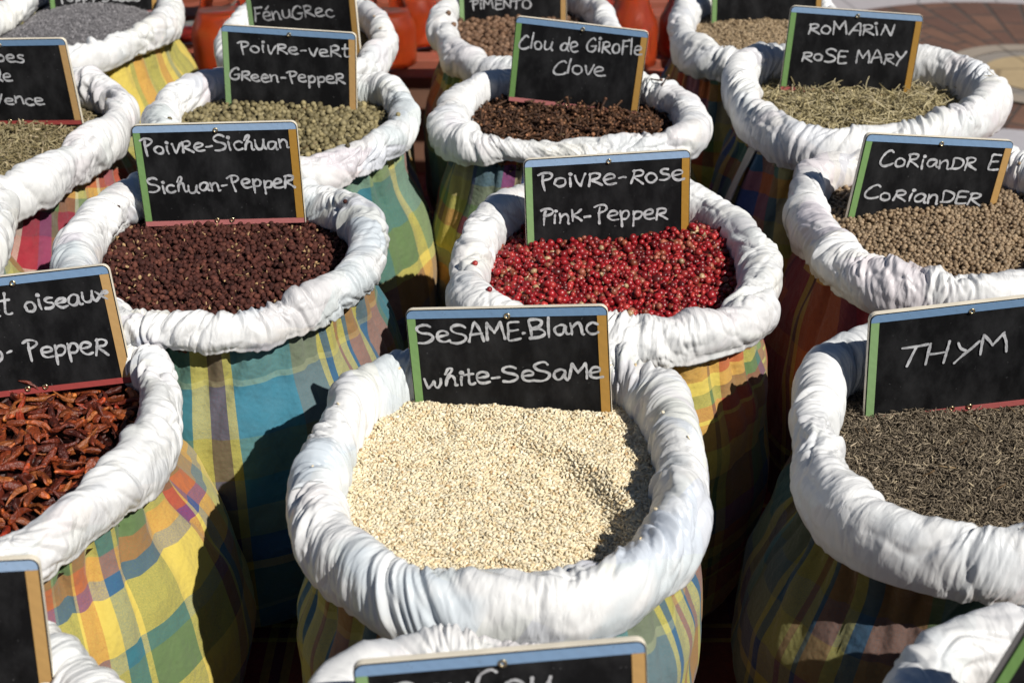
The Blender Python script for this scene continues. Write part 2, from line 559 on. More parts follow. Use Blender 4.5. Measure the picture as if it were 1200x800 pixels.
for k in range(4):
    a, b = idx[k], idx[k + 1]
    Fs.append(np.stack([a, b, np.roll(b, -1), np.roll(a, -1)], 1))
AV = np.concatenate([V.reshape(-1, 3)] + rows)
me = np_mesh('tablecloth', AV, Fs, True, uv=np.stack([AV[:, 0], AV[:, 1] + AV[:, 2]], 1))
tag(link_mesh('tablecloth', me, [cloth_mat('tablecloth_madras', 'cloth', 0, (.70, .4))]),
    'dark red madras tablecloth with yellow stripes spread beneath the sacks', 'tablecloth')

red_wood = plain_mat('red_brown_slats', (.30, .085, .05), .65, nscale=25)
CR_Z = .575
cr = empty('slatted_crate', (0, 0, 0))
tag(cr, 'red brown slatted wooden crate standing behind the table under the bottles', 'crate')
boxes('slat', [(-1.15, .42, 1.855 + i * .075, 1.855 + i * .075 + .038, CR_Z - .016, CR_Z) for i in range(9)], red_wood, cr)
for x0 in (-1.15, .38, -.4):
    boxes('side_panel', [(x0, x0 + .04, 1.855, 2.49, 0, CR_Z - .0165)], red_wood, cr)
boxes('back_board', [(-1.109, .379, 2.46, 2.48, .05, .45)], wood_dark, cr)


# ------------------------------------------------------------------ chilli sauce bottles
def lathe(name, prof, m, parent=None, n=40):
    th = np.linspace(0, 2 * np.pi, n, endpoint=False)
    V = np.concatenate([np.stack([r * np.cos(th), r * np.sin(th), np.full(n, z)], 1) for r, z in prof])
    F = [grid_faces(len(prof), n)]
    F.append(np.arange(n)[None, ::-1]); F.append(((len(prof) - 1) * n + np.arange(n))[None])
    return link_mesh(name, np_mesh(name, V, F, True), [m], parent)


def sauce_mat(name, col):
    m, nt, bs = mat(name)
    tc = N(nt, 'ShaderNodeTexCoord')
    n1 = noise(nt, 60, tc.outputs['Object'], 4)
    c = mixc(nt, n1, tuple(x * .75 for x in col), tuple(min(1, x * 1.2) for x in col))
    nt.links.new(c, bs.inputs['Base Color'])
    bs.inputs['Roughness'].default_value = .35
    bs.inputs['Coat Weight'].default_value = 1; bs.inputs['Coat Roughness'].default_value = .06
    bs.inputs['Subsurface Weight'].default_value = .25
    bs.inputs['Subsurface Radius'].default_value = (.01, .003, .001)
    return m


glass, gnt, gbs = mat('bottle_glass')
gbs.inputs['Base Color'].default_value = (.93, .86, .78, 1)
gbs.inputs['Roughness'].default_value = .03
gbs.inputs['Transmission Weight'].default_value = 1
gbs.inputs['IOR'].default_value = 1.12
cork = plain_mat('cork', (.35, .2, .1), .8)
sauce_or = sauce_mat('orange_sauce', (.60, .075, .010)); sauce_rd = sauce_mat('red_sauce', (.55, .05, .012)); sauce_dk = sauce_mat('dark_red_sauce', (.26, .018, .012))
PROF = [(.026, 0), (.033, .003), (.0335, .012), (.0330, .036), (.0335, .046), (.0315, .056), (.0265, .066), (.0215, .078), (.0185, .092), (.0175, .125), (.0175, .15), (.020, .153), (.020, .162)]


def bottle(px, py, level, sm, label, sc=1.0):
    p = at(px, py, CR_Z)
    b = empty('sauce_bottle', (p[0], p[1] , CR_Z + .0008))
    b.scale = (sc, sc, sc)
    tag(b, label, 'bottle', 'chilli sauce bottles behind the sacks')
    ins = []
    for r, z in PROF:
        if z < level: ins.append((max(r - .0022, .002), max(z, .0025)))
    rl = np.interp(level, [z for _, z in PROF], [r for r, _ in PROF]) - .0022
    ins.append((rl, level))
    lathe('sauce', ins, sm, b)
    lathe('bottle_glass', PROF, glass, b)
    lathe('cork', [(.0150, .1625), (.0155, .168), (.0165, .180), (.0155, .182)], cork, b)
    return b


bottle(459, 76, .068, sauce_or, 'bottle of orange chilli sauce beside the fenugreek sack, filled to its shoulder', 1.08)
bottle(738, 76, .15, sauce_or, 'bottle of orange chilli sauce behind the clove sign, filled up its neck', 1.12)
bottle(266, 88, .070, sauce_or, 'bottle of orange chilli sauce left of the fenugreek sack, dark at its foot', 1.25)
bottle(489, 52, .072, sauce_or, 'smaller orange sauce bottle just behind the bottle beside the fenugreek sack')
bottle(432, 30, .15, sauce_or, 'orange sauce bottle seen over the back rim of the fenugreek sack')
bottle(292, 42, .15, sauce_or, 'bright orange sauce bottle partly behind the fenugreek sign')
bottle(697, 48, .15, sauce_rd, 'red sauce bottle behind the rim of the allspice sack')
bottle(797, 66, .15, sauce_dk, 'dark red sauce bottle in shade beside the anise sack')
bottle(228, 46, .02, sauce_dk, 'nearly empty brown glass bottle beside the poppy seed sack')

# ------------------------------------------------------------------ sacks
# centre line of each rolled rim in photograph pixels (x, y[, thickness]), rim height, half width, half height
SACKS = {
    'poppy': dict(zr=.714, b=.017, a=.019, plaid='yellow', off=(.05, .3), rot=0, ps=.6, anc=(-45, 40, 4), bulge=.028,
        pts=[(-28, 50), (-15, 30), (22, 8), (60, -18), (120, -26), (175, -14), (199, 6), (190, 32), (150, 54), (105, 69, .9), (50, 78), (0, 74)],
        label='yellow plaid sack of grey poppy seeds at the back left corner'),
    'fenugreek': dict(zr=.72, b=.0155, a=.019, plaid='warm', off=(.2, .1), rot=0, bulge=.02,
        pts=[(268, 64), (276, 38), (305, 12), (350, 0), (400, 4), (430, 20), (449, 42), (447, 66), (424, 84), (375, 98), (320, 100), (282, 88)],
        label='small sack behind the green pepper sack, its sign leaning right'),
    'allspice': dict(zr=.72, b=.0165, a=.019, plaid='teal', off=(.5, .2), rot=.15, bulge=.018,
        pts=[(521, 18), (521, 44), (534, 66), (565, 82), (610, 91), (660, 90), (698, 76), (717, 52), (704, 22), (670, 0), (620, -12), (560, -8)],
        label='sack of brown allspice berries behind the clove sack'),
    'anise': dict(zr=.72, b=.018, a=.021, plaid='dusk', off=(.1, .5), rot=.1, bulge=.02,
        pts=[(800, 20), (798, 46), (815, 64), (850, 77), (900, 82), (945, 76), (972, 55), (974, 25), (940, 0), (880, -10), (825, 0)],
        label='sack of small tan seeds behind the rosemary sack'),
    'herbs': dict(zr=.728, b=.0185, a=.022, plaid='red', off=(.05, .2), rot=-.35, bulge=.025,
        pts=[(-95, 180), (-85, 140), (-40, 108), (15, 98), (70, 100), (115, 110), (138, 125), (136, 147), (110, 172), (70, 204), (20, 228), (-30, 232), (-75, 215)],
        label='red plaid sack of mixed dried herbs at the left edge'),
    'green_pepper': dict(zr=.735, b=.0165, a=.0195, plaid='teal', off=(.32, .15), rot=0, ps=.8, anc=(-50, 18, 20), bulge=.022,
        pts=[(190, 150), (195, 132), (212, 119), (248, 107), (300, 100), (360, 98), (420, 104), (456, 113), (473, 132), (469, 155), (443, 177), (400, 194), (350, 205), (290, 208), (235, 198), (202, 176)],
        label='teal and green plaid sack of khaki green peppercorns'),
    'clove': dict(zr=.727, b=.0178, a=.0170, plaid='dusk', off=(.15, .05), rot=0, anc=(-105, 13, 10), bulge=.012,
        pts=[(527, 155, 1.15), (530, 132, 1.05), (546, 112), (576, 99), (620, 94), (680, 94), (735, 100), (780, 114), (806, 132, 1.05), (812, 150, 1.1), (798, 166, 1.0), (750, 176, .8), (690, 179, .72), (620, 177, .72), (560, 171, .95)],
        label='sack of dark brown cloves with a thin white rim'),
    'rosemary': dict(zr=.738, b=.0185, a=.023, plaid='dusk', off=(.6, .35), rot=.2, bulge=.014,
        pts=[(867, 110), (866, 92), (885, 78), (930, 72), (1000, 72), (1060, 76), (1112, 85), (1147, 101, 1.1), (1158, 122, 1.1), (1135, 143), (1090, 160), (1040, 172), (985, 178), (930, 170), (888, 142)],
        label='sack of dried rosemary needles near the round paving'),
    'left_piece': dict(zr=.725, b=.021, a=.025, plaid='yellow', off=(.1, .0), rot=.3, bulge=.025,
        pts=[(-7, 265), (-16, 235), (-50, 215), (-110, 205), (-170, 220), (-205, 260), (-195, 310), (-140, 340), (-70, 335), (-22, 300)],
        label='yellow sack cut off by the left edge above the chilli sign'),
    'sichuan': dict(zr=.735, b=.0175, a=.0185, plaid='blue', off=(.62, .42), rot=0, anc=(-82, 99, 8), bulge=.014,
        pts=[(88, 305), (104, 277), (137, 247), (176, 229), (240, 226), (300, 231), (360, 236), (402, 249, 1.05), (430, 270, 1.1), (431, 300, 1.1), (411, 331, 1), (368, 359, .9), (310, 377, .82), (250, 387, .8), (180, 387, .8), (130, 376, .85), (94, 346, .95)],
        label='blue and green plaid sack of reddish brown Sichuan pepper'),
    'pink_pepper': dict(zr=.73, b=.0185, a=.0205, plaid='warm', off=(.86, .62), rot=0, anc=(-48, 58, 4), bulge=.008,
        pts=[(550, 340), (554, 305), (561, 280), (582, 258), (615, 243), (660, 234), (720, 231), (780, 236), (826, 249), (856, 268), (873, 292, .9), (890, 320, .95), (888, 350), (866, 377), (828, 394), (775, 400), (715, 402), (650, 395), (590, 377), (558, 360)],
        label='orange and yellow plaid sack of pink peppercorns behind the sesame sack'),
    'coriander': dict(zr=.73, b=.0195, a=.022, plaid='cloth', off=(.3, .3), rot=.25, bulge=.014,
        pts=[(947, 255), (951, 225), (968, 206), (1000, 200), (1060, 196), (1130, 194), (1195, 205), (1243, 225), (1262, 260), (1255, 300), (1220, 335), (1160, 349), (1100, 349), (1040, 341), (997, 322), (965, 290)],
        label='sack of round tan coriander seeds at the right edge'),
    'chilli': dict(zr=.712, b=.0165, a=.0205, plaid='yellow', off=(.20, .55), rot=-.08, ps=.88, bulge=.030,
        pts=[(168, 432), (187, 461), (190, 494), (170, 535), (131, 579), (90, 612), (40, 647), (-20, 668), (-80, 662), (-135, 625), (-155, 560), (-140, 500), (-95, 455), (-30, 428), (50, 414), (120, 415)],
        label='large yellow plaid sack of dried red chillies'),
    'sesame': dict(zr=.717, b=.0192, a=.0255, plaid='blue', off=(.10, .2), rot=0.0, anc=(-42, 182, 4), bulge=.006,
        pts=[(368, 605), (379, 563), (400, 507), (426, 471), (465, 449), (520, 440), (600, 436), (680, 438), (730, 447), (768, 472), (788, 508), (799, 557), (797, 607), (776, 648), (730, 687, 1.02), (675, 708, 1.04), (620, 716, 1.05), (550, 714, 1.05), (480, 701, 1.03), (425, 671), (388, 642)],
        label='plaid sack of white sesame seeds, largest in the middle front'),
    'thyme': dict(zr=.712, b=.0185, a=.026, plaid='blue_shade', off=(.0, .1), rot=0, anc=(-160, 181, 60), bulge=.028,
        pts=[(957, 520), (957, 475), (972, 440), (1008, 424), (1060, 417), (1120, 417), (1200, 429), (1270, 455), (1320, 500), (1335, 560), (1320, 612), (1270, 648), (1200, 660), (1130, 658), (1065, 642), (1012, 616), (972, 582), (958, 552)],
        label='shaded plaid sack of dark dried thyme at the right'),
    'corner_left': dict(zr=.70, b=.02, a=.024, plaid='warm', off=(.3, .3), rot=0, bulge=.02,
        pts=[(20, 757), (74, 790), (104, 830), (118, 880), (110, 950), (50, 1010), (-60, 1030), (-170, 1000), (-220, 930), (-200, 850), (-150, 755), (-60, 742)],
        label='sack at the bottom left corner, only its white rim showing'),
    'annatto': dict(zr=.708, b=.019, a=.023, plaid='red', off=(.1, .1), rot=0, bulge=.01,
        pts=[(385, 840), (402, 812), (445, 790), (505, 784), (580, 792), (655, 806), (715, 830), (765, 870), (780, 900), (740, 960), (650, 1000), (560, 1005), (460, 985), (400, 930), (380, 880)],
        label='sack at the bottom edge in front of the sesame sack'),
    'corner_right': dict(zr=.712, b=.0175, a=.021, plaid='blue', off=(.4, .4), rot=0, bulge=.02,
        pts=[(1068, 830), (1080, 800), (1102, 778), (1140, 762), (1190, 750), (1245, 746), (1300, 760), (1370, 810), (1400, 900), (1340, 985), (1230, 1010), (1130, 980), (1080, 920)],
        label='sack at the bottom right corner below the thyme sack'),
}
FAR = {'poppy', 'fenugreek', 'allspice', 'anise', 'herbs', 'left_piece'}
LOOPS, RIMTOP = {}, {}
for si, (nm, d) in enumerate(SACKS.items()):
    zr = d['zr']
    P = []
    for q in d['pts']:
        w = at(q[0], q[1], zr)
        P.append((w[0], w[1], q[2] if len(q) > 2 else 1.0))
    far = nm in FAR
    ns, nf = (760, 64) if far else (1500, 104)
    Lp, LEN = ring_loop(P, ns)
    cen = Lp[:, :2].mean(0)
    # make it run counter-clockwise
    area = np.sum(Lp[:, 0] * np.roll(Lp[:, 1], -1) - np.roll(Lp[:, 0], -1) * Lp[:, 1])
    if area < 0: Lp = Lp[::-1].copy()
    tan = np.roll(Lp[:, :2], -1, 0) - np.roll(Lp[:, :2], 1, 0)
    tan /= np.linalg.norm(tan, axis=1)[:, None]
    nor = np.stack([tan[:, 1], -tan[:, 0]], 1)                  # outward
    LOOPS[nm] = (Lp, cen, zr)
    s = np.arange(ns) / ns
    root = empty('spice_sack', (cen[0], cen[1], TABLE_Z))
    tag(root, d['label'], 'sack', 'spice sacks on the market table')
    org = np.array([cen[0], cen[1], TABLE_Z])

    # ---- rolled rim
    ph = np.arange(nf) / nf
    PH = ph * 2 * np.pi - np.pi * .75                           # seam hidden low on the inside
    SS, FF = np.meshgrid(s, ph, indexing='ij')
    k = LEN / .75
    N1, N2, N3, N4 = (max(8, int(round(n * k))) for n in (13, 34, 95, 210))
    sd = si * 7
    wx = gnoise(SS * N1, FF * 2, N1, 2, sd + 1); wy = gnoise(SS * N1, FF * 2, N1, 2, sd + 2)
    tw = 1.6 * np.sin(2 * np.pi * SS * 2 + si)                  # the twist changes sense along the ring
    x1 = SS * N1 + FF * tw * .6
    x2 = SS * N2 + FF * tw * 1.7 + wx * 1.6
    x3 = SS * N3 + FF * tw * 4.0 + wx * 3.2
    x4 = SS * N4 + FF * tw * 7.0 + wx * 5.0
    lump = gnoise(x1, FF * 2, N1, 2, sd + 3)
    r2 = np.abs(gnoise(x2, FF * 2.2 + wy * 1.1, N2, 64, sd + 4))
    M1, M2, M3, M4 = (max(6, int(round(n * k))) for n in (26, 84, 190, 60))
    f1 = fnoise(SS * M1 + FF * tw * .9 + wx * .9, FF * 4 + wy * .9, M1, sd + 5)
    f2 = fnoise(SS * M2 + FF * tw * 2.6 + wx * 2.0, FF * 5 + wy * 1.8, M2, sd + 6)
    f3 = fnoise(SS * M3 + FF * tw * 5.0 + wx * 3.6, FF * 10 + wy * 3, M3, sd + 7)
    pleat = np.abs(fnoise(SS * M4 + FF * tw * 2.2 + wx * 2.2, FF * 2.4 + wy * 1.2, M4, sd + 12))     # pinched pleats across the roll
    pleat2 = np.abs(fnoise(SS * M3 * 1.0 + FF * tw * 6.0 + wx * 4.4, FF * 4.2 + wy * 2, M3, sd + 13))
    mod = np.clip(.72 + 1.3 * gnoise(SS * N1 * 1.0 + 5, FF * 2, N1, 2, sd + 8), .22, 1.35)
    crease = -np.clip(.10 - r2, 0, 1) / .10                 # sharp pulled-in folds
    mod = mod * (.62 + .38 * np.clip(np.sin(PH)[None] * 2 + .8, 0, 1))      # calmer on the underside
    disp = .0036 * lump + .0040 * f1 + mod * (.0016 * crease + .0025 * f2 + .0012 * f3 - .0030 * np.clip(.34 - pleat, 0, 1) / .34 + .0016 * (pleat2 - .4))
    # the free edge of the liner under the outside of the roll
    pd = np.angle(np.exp(1j * (PH[None] - R(-52))))
    disp = disp + (.0016 + .0014 * gnoise(SS * N1, SS * 0 + .4, N1, 8, sd + 14) + .0004 * gnoise(SS * M4, SS * 0 + .4, M4, 8, sd + 15)) * np.clip(1 - np.abs(pd) / R(15), 0, 1) ** 1.5
    if nm == 'thyme': disp *= .8
    rs = Lp[:, 2][:, None]
    fat = 1 + .10 * gnoise(s * N1 * .5, s * 0 + .3, max(1, N1 // 2), 8, sd + 9)[:, None]
    aa = d['a'] * rs * fat * .97; bb = d['b'] * rs * fat * .90
    cph, sph = np.cos(PH)[None], np.sin(PH)[None]
    ex = .93                                                   # a little squarer than an ellipse
    ce = np.sign(cph) * np.abs(cph)**ex; se = np.sign(sph) * np.abs(sph)**ex
    rad = bb * ce + disp * cph; up = aa * se + disp * sph
    zwob = .0025 * gnoise(s * 6, s * 0 + .7, 6, 8, sd + 10) + .0015 * gnoise(s * 17, s * 0 + .7, 17, 8, sd + 11)
    X = Lp[:, 0][:, None] + nor[:, 0][:, None] * rad
    Yc = Lp[:, 1][:, None] + nor[:, 1][:, None] * rad
    Z = zr + zwob[:, None] + up
    ok_ = (np.abs(np.angle(np.exp(1j * (PH - R(110))))) < R(35))
    RIMTOP[nm] = np.stack([X[:, ok_], Yc[:, ok_], Z[:, ok_]], -1).reshape(-1, 3)
    V = np.stack([X, Yc, Z], -1).reshape(-1, 3) - org
    uv = np.stack([SS * LEN, FF * .14], -1).reshape(-1, 2)
    me = np_mesh('rolled_rim', V, grid_faces(ns, nf, True, True), True, uv=uv)
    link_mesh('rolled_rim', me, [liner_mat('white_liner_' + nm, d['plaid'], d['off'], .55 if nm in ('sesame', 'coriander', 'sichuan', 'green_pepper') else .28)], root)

    # ---- cloth bag
    nb, nl = 260, 56
    Lb, _ = ring_loop(P, nb)
    if area < 0: Lb = Lb[::-1].copy()
    rel = Lb[:, :2] - cen
    dist = np.linalg.norm(rel, axis=1)
    un = rel / dist[:, None]
    sm = dist.copy()
    for _ in range(30): sm = .25 * np.roll(sm, 1) + .5 * sm + .25 * np.roll(sm, -1)
    t = np.linspace(0, 1, nl)
    ztop, zbot = zr - .004, TABLE_Z + .006
    tt = t[:, None]
    prof = np.interp(t, [0, .10, .17, .26, .40, .62, .85, .95, 1.0], [-.002, .001, .005, .012 + d['bulge'] * .35, .012 + d['bulge'] * .8, .012 + d['bulge'], .010 + d['bulge'] * .75, .004, -.02])
    kk = np.hanning(9)[1:-1]; kk /= kk.sum()
    prof = np.convolve(np.pad(prof, 3, 'edge'), kk, 'valid')
    base = dist[None] * (1 - tt) ** 1 + sm[None] * (1 - (1 - tt))
    ang = np.arange(nb) / nb
    A, TT = np.meshgrid(ang, t, indexing='xy')
    wv = gnoise(A * 6, TT * 2, 6, 64, sd + 20)
    fold = -.010 * np.clip(.22 - np.abs(gnoise(A * 26 + wv * 1.2, TT * 1.3, 26, 64, sd + 21)), 0, 1) / .22 * np.exp(-TT / .30)
    soft = .009 * gnoise(A * 5, TT * 2.2, 5, 64, sd + 22) + .0045 * gnoise(A * 12 + TT * 3, TT * 6, 12, 64, sd + 23)
    if nm == 'thyme':                                      # the cloth hangs in under the roll at the front
        base = base - .024 * np.clip(np.cos(np.arctan2(un[:, 1], un[:, 0]) - R(-80)), 0, 1)[None] ** 1.5 * np.minimum(1, TT * 5)
    rr = base + prof[:, None] + fold + soft * np.minimum(1, TT * 6)
    zz = ztop + (zbot - ztop) * TT
    V = np.stack([cen[0] + un[:, 0][None] * rr, cen[1] + un[:, 1][None] * rr, zz], -1).reshape(-1, 3) - org
    seg = np.linalg.norm(np.roll(Lb[:, :2], -1, 0) - Lb[:, :2], axis=1)
    u = np.concatenate([[0], np.cumsum(seg)[:-1]])
    # cut the seam at the back of the sack
    U = np.broadcast_to(u[None], A.shape)
    off = list(d['off'])
    if 'anc' in d:                                          # which warp stripe hangs at a given side of the sack, which weft stripe starts under the roll
        wt, ft = (sum(w for w, _ in q) for q in PLAIDS[d['plaid']])
        ia = np.argmin(np.abs(np.angle(np.exp(1j * (np.arctan2(rel[:, 1], rel[:, 0]) - R(d['anc'][0]))))))
        ps = d.get('ps', 1.0)
        off = [d['anc'][1] / wt - u[ia] * ps * 1000 / wt, (d['anc'][2] - 28 * ps) / ft]
    Fq = grid_faces(nl, nb)
    uv = np.stack([U, zr - zz], -1).reshape(-1, 2)
    me = bpy.data.meshes.new('cloth_bag')
    me = np_mesh('cloth_bag', V, [Fq[:, ::-1], ((nl - 1) * nb + np.arange(nb))[None]], True, uv=uv)
    # mend the uv of the closing column
    data = np.empty(len(me.loops) * 2, np.float32); me.uv_layers[0].data.foreach_get('uv', data); data = data.reshape(-1, 2)
    lq = data[:len(Fq) * 4].reshape(-1, 4, 2)
    bad = (lq[:, :, 0].max(1) - lq[:, :, 0].min(1)) > .3
    lb = lq[bad]; lb[:, :, 0] = np.where(lb[:, :, 0] < .2, lb[:, :, 0] + u[-1] + seg[-1], lb[:, :, 0]); lq[bad] = lb
    me.uv_layers[0].data.foreach_set('uv', data.ravel())
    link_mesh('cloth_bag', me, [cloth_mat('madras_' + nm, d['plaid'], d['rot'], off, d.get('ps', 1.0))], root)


    if nm == 'rosemary':                                    # white selvedge of the cloth hanging at the left
        G3 = V.reshape(nl, nb, 3)
        aim = np.arctan2(un[:, 1], un[:, 0])
        j0 = int(np.argmin(np.abs(np.angle(np.exp(1j * (aim - R(205)))))))
        jj = (j0 + np.arange(-2, 3)) % nb
        sub = G3[5:40][:, jj].copy(); sub[:, :, :2] += un[jj][None] * .0025
        sub[:, :, :2] += un[jj][None] * (.006 * np.sin(np.linspace(0, 3.1, 35)))[:, None, None]
        me = np_mesh('white_hem', sub.reshape(-1, 3), grid_faces(35, 5, False, False)[:, ::-1], True)
        ho = link_mesh('white_hem', me, [plain_mat('white_hem_cloth', (.55, .54, .50), .9)], root)
        so_ = ho.modifiers.new('thickness', 'SOLIDIFY'); so_.thickness = .0012; so_.offset = 1


# ------------------------------------------------------------------ where the signs stand: base point, rotation, chalk lines
SIGNS = {
 'sesame':((0.0014,0.7775,0.6979),(-0.0959,-0.0780,-0.1026),[('SeSAME.Blanc', -0.0581, 0.0619, 0.0589, 0.0668, 0.0126), ('white-SeSaMe', -0.0574, 0.0319, 0.0606, 0.0364, 0.0124)]),
 'pink':((0.0768,1.0040,0.7119),(-0.0876,-0.0308,0.0841),[('PoiVRe-Rose', -0.0548, 0.0621, 0.0602, 0.0617, 0.0131), ('Pink-PeppeR', -0.055, 0.0334, 0.0478, 0.0305, 0.0127)]),
 'clove':((0.0603,1.3318,0.7185),(-0.0431,0.0919,-0.0888),[('Clou de GiRoFle', -0.0596, 0.055, 0.0614, 0.0612, 0.0152), ('Clove', -0.0246, 0.0341, 0.0284, 0.0369, 0.0146)]),
 'coriander':((0.3366,1.0600,0.7063),(-0.0193,0.1148,0.1693),[('CoRianDR E', -0.0491, 0.0595, 0.0568, 0.06, 0.0126), ('CoRianDER', -0.0563, 0.0312, 0.05, 0.0295, 0.0121)]),
 'rosemary':((0.3360,1.3565,0.7234),(-0.0846,0.0477,-0.0902),[('RoMARiN', -0.0455, 0.0593, 0.0384, 0.0649, 0.0136), ('RoSE MARY', -0.0484, 0.0319, 0.0568, 0.037, 0.0129)]),
 'thyme':((0.3010,0.7976,0.6976),(0.0559,-0.0924,0.0669),[('THYM', -0.045, 0.0447, 0.0282, 0.0423, 0.0182)]),
 'green':((-0.2149,1.2941,0.7242),(-0.0492,0.0318,-0.1067),[('PoiVRe-VeRt', -0.0491, 0.0608, 0.0591, 0.0625, 0.012), ('GReen-PeppeR', -0.0595, 0.0327, 0.0549, 0.0362, 0.0114)]),
 'fenugreek':((-0.2265,1.5003,0.7040),(-0.0256,-0.0581,-0.2852),[('F{nuGRec', -0.0581, 0.0519, 0.0395, 0.0594, 0.0153)]),
 'allspice':((0.0010,1.6640,0.7027),(-0.1038,-0.0260,-0.0851),[('PiMENTO', -0.0514, 0.0211, 0.0241, 0.0218, 0.0122)]),
 'anise':((0.3035,1.6424,0.7010),(-0.1097,-0.0289,-0.0502),[]),
 'poppy':((-0.5095,1.7272,0.6995),(-0.1112,0.0562,0.1935),[('Poppy Seeds', -0.0538, 0.0148, 0.0437, 0.0166, 0.0135)]),
 'herbs':((-0.4776,1.2811,0.7200),(0.0340,-0.0381,-0.0766),[('Herbes', -0.0352, 0.0669, 0.0223, 0.0632, 0.012), ('de', -0.0136, 0.0455, 0.006, 0.0448, 0.0122), ('Provence', -0.0473, 0.0253, 0.032, 0.0205, 0.0115)]),
 'chilli':((-0.3241,0.8182,0.6998),(-0.1355,-0.0888,0.0761),[('Piment', -0.0605, 0.061, -0.0041, 0.059, 0.0159), ('oiseaux', 0.0045, 0.0594, 0.0611, 0.0621, 0.0122), ('BiRD', -0.0629, 0.029, -0.0172, 0.0261, 0.0138), ('-', -0.0146, 0.0286, -0.0088, 0.0285, 0.0137), ('PeppeR', -0.0028, 0.0272, 0.0537, 0.0234, 0.0137)]),
 'sichuan':((-0.2328,1.0386,0.7254),(-0.0429,-0.0184,0.0213),[('PoiVRe-Sichuan', -0.0589, 0.0621, 0.0578, 0.065, 0.0124), ('Sichuan-PeppeR', -0.0578, 0.0291, 0.0599, 0.032, 0.012)]),
 'corner_left':((-0.2922,0.5127,0.7040),(-0.0496,0.0545,0.1564),[]),
 'annatto':((-0.0001,0.4613,0.6943),(-0.1035,-0.0570,0.0597),[('RouCou', -0.0481, 0.0642, 0.0232, 0.0637, 0.0129)]),
 'corner_right':((0.2573,0.4604,0.7085),(0.0079,0.2929,0.0478),[('C', -0.0532, 0.0446, -0.0382, 0.0432, 0.0152)]),
}

# ------------------------------------------------------------------ spice heaps
def ico(sub):
    bm = bmesh.new(); bmesh.ops.create_icosphere(bm, subdivisions=sub, radius=1)
    bm.verts.ensure_lookup_table()
    V = np.array([v.co[:] for v in bm.verts]); F = np.array([[v.index for v in f.verts] for f in bm.faces]); bm.free()
    return V, F


def octa():
    V = np.array([[1, 0, 0], [-1, 0, 0], [0, 1, 0], [0, -1, 0], [0, 0, 1], [0, 0, -1.]])
    F = np.array([[0, 2, 4], [2, 1, 4], [1, 3, 4], [3, 0, 4], [2, 0, 5], [1, 2, 5], [3, 1, 5], [0, 3, 5]])
    return V, F


def octa2():
    V, F = octa()
    V = V.tolist(); mid = {}; F2 = []

    def mp(a, b):
        k = (min(a, b), max(a, b))
        if k not in mid:
            p = (np.array(V[a]) + np.array(V[b])); p /= np.linalg.norm(p); V.append(p.tolist()); mid[k] = len(V) - 1
        return mid[k]
    for a, b, c in F:
        ab, bc, ca = mp(a, b), mp(b, c), mp(c, a)
        F2 += [[a, ab, ca], [ab, b, bc], [ca, bc, c], [ab, bc, ca]]
    return np.array(V), np.array(F2)


def ball(sub, amp, fr, n=4, squash=.1):
    out = []
    for _ in range(n):
        V, F = ico(sub)
        o = rng.random(3) * 50
        d = gnoise(V[:, 0] * fr + o[0], V[:, 1] * fr + V[:, 2] * .7 * fr + o[1]) + gnoise(V[:, 2] * fr + o[2], V[:, 0] * fr + o[1])
        V = V * (1 + amp * d)[:, None] * (1 + squash * (rng.random(3) - .5))
        out.append((V, F, np.ones(len(V))))
    return out


def rod(rings, sides, prof, bend=0.0, tip=1.0):
    """along x from -1 to 1, radius prof(t)"""
    t = np.linspace(-1, 1, rings)
    th = np.linspace(0, 2 * np.pi, sides, endpoint=False)
    V = []
    for q in t:
        r = prof(q)
        V.append(np.stack([np.full(sides, q), r * np.cos(th), r * np.sin(th) + bend * q * q], 1))
    V = np.concatenate(V)
    F = grid_faces(rings, sides)
    n = len(V)
    V = np.vstack([V, [[-1, 0, bend], [1, 0, bend]]])
    T1 = np.stack([np.full(sides, n), (np.arange(sides) + 1) % sides, np.arange(sides)], 1)
    b = (rings - 1) * sides
    T2 = np.stack([np.full(sides, n + 1), b + np.arange(sides), b + (np.arange(sides) + 1) % sides], 1)
    F = np.concatenate([F[:, [0, 1, 2]], F[:, [0, 2, 3]], T1, T2])
    return V, F, np.ones(len(V))


def seed_shape():
    V, F = octa2()
    out = []
    for q in (.25, .35, .15):
        U = V.copy()
        tap = 1 - q * (U[:, 0] + .2)
        U[:, 1] *= .62 * tap; U[:, 2] *= .42 * tap
        out.append((U, F, np.ones(len(U))))
    return out


def clove_shape():
    out = []
    for bd in (.08, -.05, .0):
        V, F, c = rod(4, 5, lambda q: .11 + .05 * max(q, 0), bd)
        H, HF = ico(1)
        H = H * .2 + np.array([1.05, 0, bd])
        c = np.concatenate([np.full(len(V), .85), np.full(len(H), 2.5)])
        FF = [F, HF + len(V)]; VV = [V, H]; n = len(V) + len(H)
        for k in range(4):                                   # four small sepals
            a = k * np.pi / 2
            p = np.array([[.85, .12 * np.cos(a + .5), .12 * np.sin(a + .5)], [.85, .12 * np.cos(a - .5), .12 * np.sin(a - .5)], [1.15, .33 * np.cos(a), .33 * np.sin(a)]]) + np.array([0, 0, bd])
            VV.append(p); FF.append(np.array([[n, n + 1, n + 2]])); n += 3; c = np.concatenate([c, np.full(3, .8)])
        out.append((np.concatenate(VV), np.concatenate(FF), c))
    return out


def husk_shape():
    """Sichuan pepper: rough round husk, split open"""
    out = []
    for i in range(5):
        V, F = ico(2)
        o = rng.random(2) * 40
        d = gnoise(V[:, 0] * 2.6 + o[0], V[:, 1] * 2.6 + V[:, 2] * 1.9 + o[1])
        U = V * (1 + .36 * d)[:, None]
        if i % 2:
            dent = np.clip(V[:, 2] - .55, 0, 1)
            U[:, 2] -= dent * 1.8
        out.append((U, F, 1 + .5 * d))
    return out


